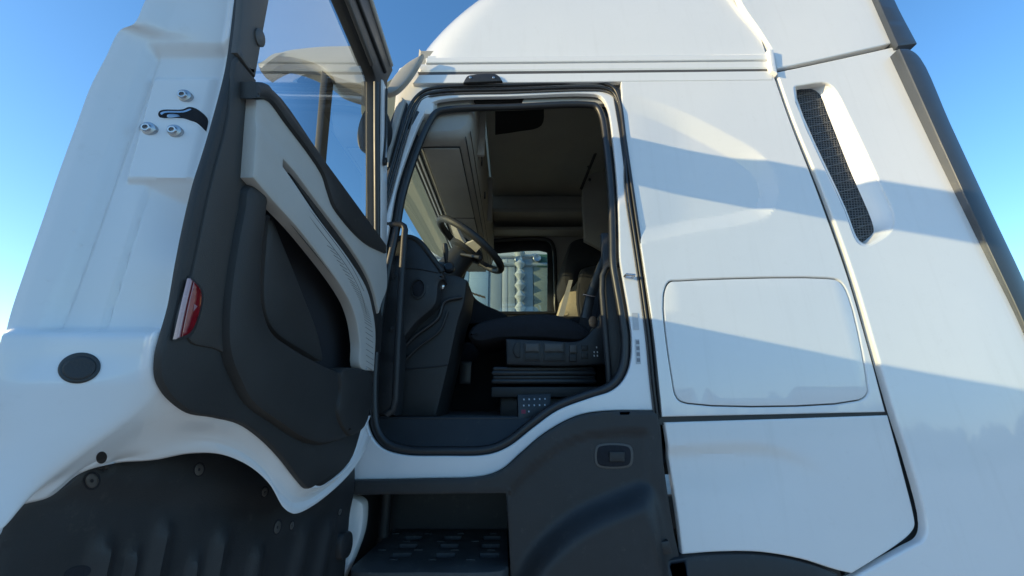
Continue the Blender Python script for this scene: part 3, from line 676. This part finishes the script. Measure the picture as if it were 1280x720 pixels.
tube('belt_tongue', [PY(.33).P(729, 368), PY(.33).P(744, 371)], .005, CHROME, seat, 6)
# passenger seat
ps = bpy.data.objects.new('passenger_seat', None); place(ps, truck); ps.matrix_parent_inverse = Matrix.Translation(-ROOTLOC['truck'])
sheet('backrest', [(701, 398), (706, 372), (714, 340), (722, 320), (770, 320), (780, 400)], PY(1.62), SAND, ps, thick=.48, bev=.07, res=.05)
sheet('headrest', [(704, 345), (708, 318), (714, 302), (726, 296), (768, 296), (772, 330), (728, 336), (722, 352), (708, 362)], PY(1.58), FABRIC, ps, thick=.5, bev=.05, res=.05)
sheet('bolster', [(728, 336), (745, 330), (760, 330), (765, 400), (730, 400)], PY(1.50), FABRIC, ps, thick=.2, bev=.05, res=.05)
sheet('seat_belt', [(697, 398, 1), (711, 350, 1), (716, 350, 1), (704, 398, 1)], PY(1.50), BEIGE, ps, thick=.004, bev=0)
# bunk remote keypad clipped to the seat base
KP = Pl(PY(.20).P(647, 524), (1, .12, 0), (0, .25, 1))
kp = sheet('bunk_remote', [(646, 493, 1), (688, 493, 1), (688, 512, 1), (660, 525, 1), (648, 527, 1)], KP, RUBBER, truck, w=.01, thick=.03, bev=.004)
for r_ in range(3):
    for c in range(5):
        x, y = 654 + c * 6.6, 499.5 + r_ * 7.6
        if r_ == 2 and c > 1: continue
        red = r_ == 2 and c == 0
        key('key', x - (2.6 if red else .7), y - (2.4 if red else 1), x + (2.6 if red else .9), y + (2.4 if red else 1), REDBTN if red else PRINT, .0112, KP, kp, 0, .002)

# ================================================================== DOOR (open)
XT = -.505
T = PX(XT)
A = [(318, -120), (306, -40), (301, 0), (297, 34), (293, 66), (289, 90), (280, 127), (270, 164), (260, 198), (250, 230), (238, 281), (228, 332), (219, 384), (209, 420), (203, 445), (203, 471), (209, 486), (219, 499), (242, 516), (273, 522), (305, 530), (332, 549), (355, 573), (375, 599), (387, 611), (398, 606), (410, 598), (437, 579), (449, 561), (456, 535), (459, 500)]
# outer edge of the pressed shell: where it lies (y-plane or x-plane) along its run
YB = -1.062
B = [(p[0], p[1], 'y', YB) for p in ((262, -130), (210, -45), (182, 0), (168, 29), (150, 38), (132, 72), (113, 109), (97, 152), (80, 198), (70, 226), (55, 270), (33, 333), (13, 393), (2, 440))]
B += [(-18, 520, 'y', -1.06), (-20, 600, 'y', -1.05), (-6, 668, 'y', -1.035), (10, 636, 'y', -1.015), (60, 619, 'y', -.985), (98, 590, 'y', -.955), (141, 578, 'x', -.612), (190, 574, 'x', -.588), (234, 566, 'x', -.565), (273, 567, 'x', -.548), (309, 581, 'x', -.538), (336, 604, 'x', -.532), (355, 635, 'x', -.528), (366, 641, 'x', -.524), (391, 631, 'x', -.520), (441, 586, 'x', -.515), (460, 545, 'x', -.512)]
A2 = [A[i] for i in range(0, 14)] + [(203, 455), (204, 474), (206, 481), (209, 486), (213, 492), (217, 497), (226, 507), (242, 516), (262, 521), (278, 523), (305, 530), (332, 549), (355, 573), (375, 599), (388, 611), (432, 583), (458, 520)]
NA = len(A2); SUB = 12
pa = curve(A2, False, SUB); pb = curve([b[:2] for b in B], False, SUB)
lips = []
for i, (a, b) in enumerate(zip(pa, pb)):
    k = min(NA - 1, i / SUB); k0 = int(k); k1 = min(NA - 1, k0 + 1); f = k - k0
    def b3(j):
        kind, val = B[j][2], B[j][3]; return (PY(val) if kind == 'y' else PX(val)).P(b[0], b[1])
    lips.append((T.P(a[0], a[1]), b3(k0).lerp(b3(k1), f)))
NS = 84
def lineside(px, py, x0, y0, x1, y1): return px - (x0 + (x1 - x0) * (py - y0) / (y1 - y0))
def press(px, py):
    """depth of the pressings in the shut face, metres away from the viewer"""
    d = 0
    # outer flange standing proud of the field along a slanting line
    l1 = lineside(px, py, 176, 60, 46, 412)
    d += (.013 * sstep(-5, 5, l1) + .003 * math.exp(-((l1 - 4) / 4) ** 2)) * sstep(46, 60, py) * (1 - sstep(406, 416, py))
    # long crease in the middle, raised strip on the right
    l2 = lineside(px, py, 166, 222, 100, 428); d += (.004 * sstep(-2, 2, l2) + .003 * math.exp(-(l2 / 2) ** 2)) * sstep(214, 240, py) * (1 - sstep(404, 424, py))
    l3 = lineside(px, py, 226, 217, 188, 428); d -= .008 * sstep(-2.5, 3, l3) * sstep(226, 250, py) * (1 - sstep(404, 424, py))
    # plate carrying the latch, undercut along its lower edge
    l4 = lineside(px, py, 178, 80, 140, 217); l5 = lineside(px, py, 250, 100, 222, 217)
    d -= .008 * sstep(0, 8, l4) * sstep(84, 90, py) * (1 - sstep(216, 219, py)) * (1 - .8 * sstep(0, 14, l5))
    u = sstep(148, 222, px) * (1 - sstep(224, 240, px)); d += .022 * u * sstep(216, 220 + 24 * u, py) * (1 - sstep(262, 330, py)) if py > 214 else 0
    # ledge above the plug and the rounded swelling round it
    d -= .012 * sstep(409, 421, py) * (1 - sstep(470, 570, py)) * (1 - .5 * sstep(100, 190, px))
    d += .018 * math.exp(-(((px - 175) / 46) ** 2 + ((py - 525) / 36) ** 2))
    return d
shell_rows = []
for a, b in lips:
    row = []; wdt = (b - a).length
    for j in range(NS + 1):
        s = j / NS; p = a.lerp(b, s); q = prj(p)
        fl = sstep(140, 230, q[0]) * sstep(480, 545, q[1])           # curved lower flange
        p = p + Vector((0, 1, 0)) * press(*q) * sstep(0, .06, s) * (1 - sstep(.95, 1, s)) * (1 - fl)
        p.y += .010 * sstep(.010, .030, s * wdt) * (1 - sstep(.75, .95, s)) * (1 - sstep(440, 500, q[1]))
        p.x -= fl * (.010 * math.sin(math.pi * s) ** 2 + .006 * sstep(.55, .7, s) * (1 - s))
        row.append(p)
    o = row[-1]; out = (b - a).normalized()
    row.append(o + out * .004 + Vector((0, .006, 0))); row.append(o + out * .003 + Vector((-.002, .045 - .037 * sstep(540, 600, prj(o)[1]), 0)))
    a0 = row[0]
    row.insert(0, a0 + Vector((.004, .006, 0))); row.insert(0, a0 + Vector((.004, .03, 0)))
    shell_rows.append(row)
# relax the lower left corner where the flange turns
nr_, nc_ = len(shell_rows), len(shell_rows[0])
wgt = [[0.0] * nc_ for _ in range(nr_)]
for i in range(1, nr_ - 1):
    for j in range(5, nc_ - 5):
        q = prj(shell_rows[i][j]); wgt[i][j] = sstep(478, 505, q[1]) * (1 - sstep(215, 260, q[0])) * (1 - sstep(.72, .93, j / nc_))
for it in range(120):
    for i in range(1, nr_ - 1):
        for j in range(5, nc_ - 5):
            w_ = wgt[i][j]
            if w_: shell_rows[i][j] = shell_rows[i][j].lerp((shell_rows[i - 1][j] + shell_rows[i + 1][j] + shell_rows[i][j - 1] + shell_rows[i][j + 1]) * .25, .8 * w_)
door = ribbon('door', shell_rows, WHITE2, truck, solid=0, ang=55)
door['label'] = 'open driver door with pressed white shut face'
core = sheet('door_skin', [(-.97, .95, 1), (-.97, 2.30, 1), (.02, 2.27, 1), (.03, 1.0, 1)], Pl((-.70, 0, 0), (.0, 1, 0), (0, 0, 1)), WHITE, door, px=False, w=.0, thick=.02, bev=.004)
sheet('handle_edge', [(-1.00, 1.70, 1), (-1.00, 1.835, 1), (-.94, 1.835, 1), (-.94, 1.70, 1)], Pl((-.712, 0, 0), (0, 1, 0), (0, 0, 1)), TRIMG, door, px=False, thick=.02, bev=.004)
# window frame
ZF = [(-.93, 2.25, 1), (-.93, 3.14), (-.92, 3.22), (-.88, 3.245), (-.25, 3.235), (-.11, 3.19, 1), (-.16, 3.08, 1), (-.012, 2.36), (-.005, 2.26, 1)]
ZI = [(-.895, 2.25, 1), (-.89, 2.95), (-.88, 2.99), (-.85, 3.005), (-.33, 2.985), (-.285, 2.975), (-.265, 2.945), (-.11, 2.42), (-.09, 2.25, 1)]
wf = sheet('window_frame', ZF, PX(-.548), RUBBER, door, px=False, holes=[ZI], thick=.05, bev=.008, res=.1)
tube('frame_channel', [(-.546, -.90, 3.085), (-.546, -.6, 3.095), (-.546, -.21, 3.085)], .010, BLACK, door, 8)
tube('frame_channel', [(-.550, -.90, 3.23), (-.546, -.6, 3.236), (-.550, -.14, 3.19)], .012, BEIGE, door, 8)
tube('frame_channel', [(-.546, -.90, 3.015), (-.546, -.6, 3.01), (-.546, -.34, 2.99)], .009, TRIMG, door, 8)
tube('glass_channel', [(-.548, -.275, 2.965), (-.548, -.215, 2.75), (-.548, -.10, 2.36)], .013, RUBBER, door, 8)
sheet('frame_post', [(-.235, 3.02, 1), (-.175, 3.02, 1), (.02, 2.28, 1), (-.06, 2.26, 1)], PX(-.542), WHITE2, door, px=False, w=.004, thick=.05, bev=.006)
tube('post_cable', [(-.532, -.205, 3.0), (-.532, -.16, 2.80), (-.532, -.155, 2.70)], .005, RUBBER, door, 6)
disc('cable_end', (-.534, -.150, 2.685), (1, 0, 0), .011, .02, [(1, 0), (.9, .012), (.01, .014)], RUBBER, door, seg=12)
mk('door_glass', [(-.572, -.92, 2.2), (-.572, -.92, 3.03), (-.572, -.33, 3.03), (-.572, -.07, 2.2)], [(0, 1, 2, 3)], GLASS, door)
# trim
BIN = [(314, 232), (308, 262), (301, 298), (293, 350), (289, 390), (289, 430), (294, 455), (302, 474), (318, 504), (352, 530), (383, 550), (406, 556), (441, 546), (456, 536), (462, 505), (466, 470), (470, 430), (440, 370), (380, 290), (330, 232)]
POCK = [(344, 246), (335, 290), (332, 320), (331, 355), (333, 386), (344, 414), (364, 430), (390, 446), (428, 464), (452, 464), (456, 425), (451, 388), (443, 364), (421, 330), (400, 302), (372, 272)]
sheet('door_trim', [(x, y) for x, y in A[2:28]] + [(457, 520, 1), (467, 470), (476, 380), (483, 312, 1), (400, 190), (343, 112), (321, 103), (327, 60), (336, 0), (342, -40), (308, -40)], T, TRIMD, door, w=.010, thick=.012, bev=.007, res=.03, holes=[grow(POCK, 3)])
pc = sheet('pillar_cover', [(306, -40, 1), (302, 20), (297, 66, 1), (320, 97, 1), (328, 50), (338, -5), (344, -40, 1)], T, TRIMG, door, w=.016, thick=.012, bev=.004)
disc('cover_plug', T.P(313.5, 47, .016), (1, 0, 0), .018, .014, [(1, 0), (1, .003), (.8, .005), (.01, .005)], TRIMG, door, up=(0, 1, 0), seg=18)
WARMC = mat('warm_charcoal', (.042, .039, .036), .55, var=.1, bump=.35, bscale=520)
sheet('grey_facing', [(297, 72), (300, 76, 1), (321, 100, 1), (320, 160), (314, 222), (303, 280), (292, 370), (290, 420), (291, 445), (270, 436), (240, 428), (232, 400), (248, 310), (265, 230), (285, 150)], T, WARMC, door, w=.0145, thick=.008, bev=.004)
bin_ = sheet('door_bin', BIN, T, TRIMD, door, w=.030, thick=.035, bev=.018, res=.025, holes=[POCK])
sheet('bin_liner', grow(POCK, 8), T, FABRIC, door, w=-.045, thick=.01, bev=0)
sheet('bin_pocket', [(333, 318), (332, 384), (344, 414), (383, 441), (404, 452), (400, 420), (382, 370), (354, 300), (340, 268)], T, TRIMD, door, w=-.005, thick=.03, bev=.012)
sheet('armrest_lip', [(430, 462), (448, 460), (464, 464), (467, 480), (458, 534), (440, 545), (425, 520), (428, 490)], T, TRIMD, door, w=.042, thick=.045, bev=.016, res=.02)
sheet('groove_panel', [(350, 198, 1), (362, 205), (440, 305), (468, 355), (478, 400), (476, 440, 1), (464, 440, 1), (460, 392), (422, 310)], T, RUBBER, door, w=.024, thick=.02, bev=.002)
def arm_disp(px, py):
    # soft step between the flat upper field and the padded band below the slot
    l = (px - 340) * .74 + (py - 178) * -.67          # across the line running down-right from (340, 178)
    return .004 * sstep(6, -6, l) * (1 - sstep(360, 400, px))
lo = sheet('armrest_panel', [(321, 124, 1), (338, 124), (360, 152), (405, 215), (411, 232), (414, 248), (430, 274), (440, 285), (462, 300), (483, 315, 1), (484, 361), (478, 378), (474, 392, 1), (468, 366), (460, 345), (436, 306), (366, 214), (353, 200, 1), (352.5, 208, 1), (400, 274), (436, 322), (458, 358), (466, 385), (470, 415), (468, 464, 1), (452, 461), (450, 430), (446, 402), (436, 374), (392, 310), (340, 252), (314, 222, 1), (318, 164)], T, BEIGE, door, w=.034, thick=.03, bev=.006, res=.012, disp=arm_disp)
T2 = T.off(.0345); STITCH = mat('stitch_thread', (.20, .195, .185), .8)
seam_a = curve([(372, 250), (410, 298), (440, 345), (455, 375), (461, 400), (463, 455)], False, 8)
pathtube('stitch_line', [(362, 240), (400, 288), (438, 340), (452, 368), (458, 392)], T2, .0007, STITCH, lo)
pathtube('stitch_line', [(366, 236), (404, 284), (440, 334), (455, 364)], T2, .0007, STITCH, lo)
for i, p in enumerate(seam_a[9:]): tube('stitch', [T2.P(p[0] - 5, p[1] + 3), T2.P(p[0] + 4, p[1] + 9)], .0007, STITCH, lo, 4)
sheet('pull_rail', [(321, 102, 1), (336, 104), (343, 112), (400, 190), (484, 306, 1), (484, 317, 1), (462, 306), (446, 292), (431, 274), (420, 258), (413, 238), (406, 217), (362, 154), (338, 124), (321, 123, 1)], T, BLACK, door, w=.045, thick=.05, bev=.008, res=.03)
disc('lock_slot', T.P(479.5, 340, .036), (1, 0, 0), .016, .03, [(1, 0), (1, .002), (.01, .002)], RUBBER, door, up=(0, 0, 1), seg=16)
sheet('reflector_base', [(239, 345, 1), (254, 363), (251, 394), (239, 420), (219, 426, 1), (226, 390)], T, BLACK, door, w=.0155, thick=.006, bev=.001)
sheet('red_reflector', [(242.5, 351, 1), (252.5, 364), (250, 391), (238.5, 416), (227.2, 421.5, 1), (234.6, 385)], T, RED, door, w=.020, thick=.006, bev=.002)
sheet('clear_reflector', [(239, 348, 1), (241.8, 350.5, 1), (233.6, 385), (226.2, 422, 1), (221.5, 424, 1), (229.5, 388)], T, REDW, door, w=.0205, thick=.006, bev=.002)
sheet('reflector_mark', [(243, 380, 1), (247, 383, 1), (242, 389, 1)], T, REDW, door, w=.0207, thick=.001, bev=0)
# fittings laid onto the pressed surfaces
from mathutils.bvhtree import BVHTree
def tree(o): return BVHTree.FromPolygons([v.co for v in o.data.vertices], [tuple(p.vertices) for p in o.data.polygons])
def on(bv, px, py):
    d = ray(px, py).normalized(); h, n, i, t = bv.ray_cast(CAM, d)
    if h is None: h = PY(-1.0).P(px, py); n = Vector((0, -1, 0))
    return h, (-n if n.dot(d) > 0 else n)
def conform(name, out, bv, lift, m, parent, ins=1.2, step=2.5):
    """a thin fitting that follows the pressed surface below it, with a rounded rim"""
    c = curve(out, True, 4); c = [Vector(p) for p in c]; c = c if area(c) > 0 else c[::-1]
    ci = inset(c, ins); vs = []; pts = []
    def P3(q, l): h, n = on(bv, q[0], q[1]); return h + (CAM - h).normalized() * l
    vs += [P3(q, -.004) for q in c]; vs += [P3(q, lift * .7) for q in inset(c, ins * .25)]; k = len(c); vs += [P3(q, lift) for q in ci]
    fs = []
    for r in (0, k):
        for i in range(k): fs.append((r + i, r + (i + 1) % k, r + k + (i + 1) % k, r + k + i))
    pts = list(ci); idx = list(range(2 * k, 3 * k))
    x = min(q.x for q in ci)
    while x < max(q.x for q in ci):
        y = min(q.y for q in ci)
        while y < max(q.y for q in ci):
            if inside((x, y), ci) and segdist(x, y, ci, True) > step * .5: pts.append(Vector((x, y))); idx.append(len(vs)); vs.append(P3((x, y), lift))
            y += step
        x += step
    rv, _, rf, ov, _, _ = delaunay_2d_cdt(pts, [(i, (i + 1) % k) for i in range(k)], [], 0, 1e-6)
    for f in rf:
        ce = sum((Vector(rv[i]) for i in f), Vector((0, 0))) / len(f)
        if inside(ce, ci) and all(ov[i] for i in f): fs.append(tuple(idx[ov[i][0]] for i in f))
    return mk(name, vs, fs, m, parent, 50)
def oval(cx, cy, rx, ry, rot=0, n=12):
    c, s_ = math.cos(R(rot)), math.sin(R(rot))
    return [(cx + rx * math.cos(a) * c - ry * math.sin(a) * s_, cy + rx * math.cos(a) * s_ + ry * math.sin(a) * c) for a in [2 * math.pi * k / n for k in range(n)]]
sb = tree(door)
for x, y in ((230, 120), (185, 161), (217.5, 164)):
    h, n = on(sb, x, y); n = Vector((.12, -1, -.12)).normalized()
    disc('latch_bolt', h, n, .0125, .0112, [(1, -.008), (1, .0012), (.95, .0022), (.62, .0034), (.55, .0055), (.5, .0062), (.34, .0062), (.30, .002), (.01, .002)], STEEL, door, seg=24)
LATCH = [(197.5, 143), (199, 139), (204, 137), (228, 136.5), (236, 133.5), (244, 135), (252, 140), (259, 147), (260.5, 152), (258, 165, 1), (246, 154), (238, 151), (228, 148), (200, 147)]
conform('latch_rim', grow(LATCH, 1.6), sb, .0010, WHITE2, door)
conform('latch_mouth', LATCH, sb, .0016, FABRIC, door, ins=.6)
conform('latch_claw', [(200, 141.5), (205, 138.8), (229, 138.2), (237, 135.5), (240, 136.5), (236, 139), (229, 141), (206, 141.6), (202, 144)], sb, .0026, CHROME, door, ins=.5)
conform('latch_pawl', [(209, 143), (222, 143), (226, 146, 1), (209, 147)], sb, .0028, STEEL, door, ins=.5)
conform('drain_plug', oval(99, 460, 27.5, 19.5, -10, 16), sb, .0020, RUBBER, door, ins=2)
conform('plug_cap', oval(99, 460, 22, 15, -10, 16), sb, .0034, BLACK, door, ins=1.5)
conform('drain_plug', oval(127, 572, 7, 8, 20), sb, .0012, RUBBER, door)
for x, y in ((93, 289), (101, 306), (154, 308), (138, 137), (189, 106), (60, 350)): conform('weld_dimple', oval(x, y, 3, 2, 30, 8), sb, .0006, WHITE2, door, ins=1)
# lower black splash cover
CV = Pl((-.690, -1.0, 0), (.10, 1, 0), (0, 0, 1))
def cov_disp(px, py):
    d = .010 * (1 - sstep(600, 640, py + .05 * (250 - px)))
    if py > 600:
        for x0, wd, y0 in ((128, 9, 660), (168, 5, 672), (200, 8, 640), (246, 5, 680), (273, 8, 648), (322, 7, 668), (375, 8, 640), (404, 6, 634)):
            xx = x0 - .22 * (py - 690); d += .014 * math.exp(-((px - xx) / wd) ** 2) * sstep(y0, y0 + 34, py)
    return d
cover = sheet('splash_cover', [(-4, 676), (4, 650), (14, 632), (36, 623), (58, 619), (78, 608), (97, 589), (110, 583), (121, 585), (125, 587), (132, 583), (141, 577), (184, 574), (234, 564), (273, 562), (340, 575), (400, 575), (441, 572, 1), (441, 600), (438, 640), (434, 690), (425, 780, 1), (-30, 790, 1)], CV, BLACK, door, w=.01, thick=.025, bev=.006, res=.012, disp=cov_disp)
cb = tree(cover)
for x, y, rx, ry, m in ((115, 601, 11, 12, TRIMD), (249, 587, 7.5, 10, TRIMD), (331, 615, 5, 8, TRIMD), (347, 659, 5.5, 11, TRIMG), (365, 657, 3.5, 7, TRIMD), (425, 640, 3, 6, TRIMD)):
    conform('screw_seat', oval(x, y, rx, ry, 15), cb, .0018, FABRIC, cover, ins=1)
    conform('cover_screw', oval(x, y, rx * .78, ry * .78, 15), cb, .0055, TRIMG, cover, ins=2.2)
    conform('screw_socket', oval(x, y, rx * .22, ry * .22, 15, 8), cb, .0062, FABRIC, cover, ins=.3)
conform('cover_hole', oval(97, 716, 18, 9, -15), cb, .001, FABRIC, cover)
sheet('cover_tab', [(430, 668), (440, 664), (442, 680), (436, 697), (428, 700)], CV.off(.02), BLACK, cover, w=.01, thick=.04, bev=.008)

# ---- mirror on the door, seen through the glass
MP = PY(-.14)
mh = sheet('mirror_housing', [(322, 84), (334, 73), (350, 63), (385, 57), (425, 55), (458, 57), (464, 75), (463, 110, 1), (440, 103), (412, 93), (398, 82), (372, 73), (345, 71), (332, 80)], MP, MIRHOUS, door, w=.05, thick=.14, bev=.02, res=.03)
sheet('mirror_housing', [(401, 84, 1), (411, 88, 1), (402, 178), (396, 250, 1), (387, 250, 1), (393, 178)], MP, TRIMG, door, w=.03, thick=.05, bev=.008)
MG = Pl(MP.P(365, 140), (1, .10, 0), (0, .0, 1))
sheet('mirror_glass', [(322, 84), (345, 74), (372, 76), (396, 85), (402, 95), (394, 178), (388, 250), (300, 250), (310, 140)], MG, MIRROR, door, w=.0, thick=.01, bev=.002)
fm = disc('kerb_mirror', PY(-.03).P(464, 160), (-.3, -1, -.1), .07, .125, [(.75, -.09), (.95, -.05), (1, -.01), (1, .004), (.94, .006), (.01, .010)], BLACK, truck, up=(.15, 0, 1), seg=40)

# ---- running gear
def wheel(y, sgn, x=.72):
    n = Vector((0, sgn, 0)); c = Vector((x, y, .52))
    w = disc('wheel', c, n, .52, .52, [(.55, -.14), (.9, -.15), (1, -.11), (1, .11), (.9, .15), (.58, .14), (.55, .10), (.3, .06), (.28, .12), (.01, .12)], RUBBER, truck, seg=48)
    disc('rim', c + n * .02, n, .28, .28, [(1, 0), (1, .1), (.9, .09), (.7, .03), (.45, .05), (.42, .12), (.01, .13)], STEEL, w, seg=36)
wheel(.20, -1); wheel(2.30, 1)
wheel(.20, -1, 4.4); wheel(2.30, 1, 4.4)
for y in (.85, 1.65): quadbox('chassis_rail', -.7, 5.2, y - .04, y + .04, .75, 1.02, BLACK, truck)

# ================================================================== TRAILER BEYOND THE PASSENGER WINDOW
PALE = mat('pale_trailer_paint', (.55, .57, .58), .4, var=.06, vscale=2, dirt=.15)
BLUEG = mat('grey_blue_curtain', (.33, .38, .42), .6, var=.1, vscale=3)
GREEN = mat('green_tarp', (.05, .13, .10), .6, var=.2, vscale=4)
trailer = root('parked_trailer', (2, 5.3, 0), 'pale grey parked trailer seen through the passenger window', 'trailer')
quadbox('body', -2.6, 7, 4.05, 6.5, 1.1, 4.1, PALE, trailer, .03)
SKYB = mat('light_blue_board', (.40, .52, .62), .4, var=.06)
OLIVE = mat('olive_board', (.22, .25, .22), .5, var=.1)
x = -2.5
for i, (wd, m) in enumerate([(.9, PALE), (.95, SKYB), (.30, SKYB), (.20, BLUEG), (.09, PALE), (.11, BLUEG), (.07, PALE), (.20, BLUEG), (.28, OLIVE), (.9, PALE), (.9, BLUEG), (1.0, PALE)]):
    box('side_board', (x + wd / 2, 4.035, 2.5), (wd - .008, .05 + .012 * (i % 3), 2.5), m, trailer, .006); x += wd
tube('rail', [(-2.6, 4.0, 3.66), (7, 4.0, 3.66)], .035, BLUEG, trailer, 8); tube('rail', [(-2.6, 4.0, 3.80), (7, 4.0, 3.80)], .025, PALE, trailer, 8)
box('tarp_flap', (.55, 4.0, 3.72), (.34, .05, .20), GREEN, trailer, .01)
for k in range(10): disc('bellows', (.12, 3.96, 2.3 + .17 * k), (0, 0, 1), .085, .06, [(.3, -.085), (1, 0), (.3, .085)], PALE, trailer, up=(0, 1, 0), seg=14)
for x, y in ((.10, 3.72), (.38, 3.74)): disc('work_lamp', (x, 3.95, y), (0, -1, 0), .06, .06, [(.6, -.05), (1, 0), (1, .02), (.85, .03), (.01, .02)], STEEL, trailer, seg=16)
for x in (0.5, 5.2, 6.4):
    wv = disc('wheel', (x, 4.35, .5), (0, -1, 0), .5, .5, [(.55, -.14), (.9, -.15), (1, -.11), (1, .11), (.9, .15), (.58, .14), (.3, .06), (.01, .1)], RUBBER, trailer, seg=36)
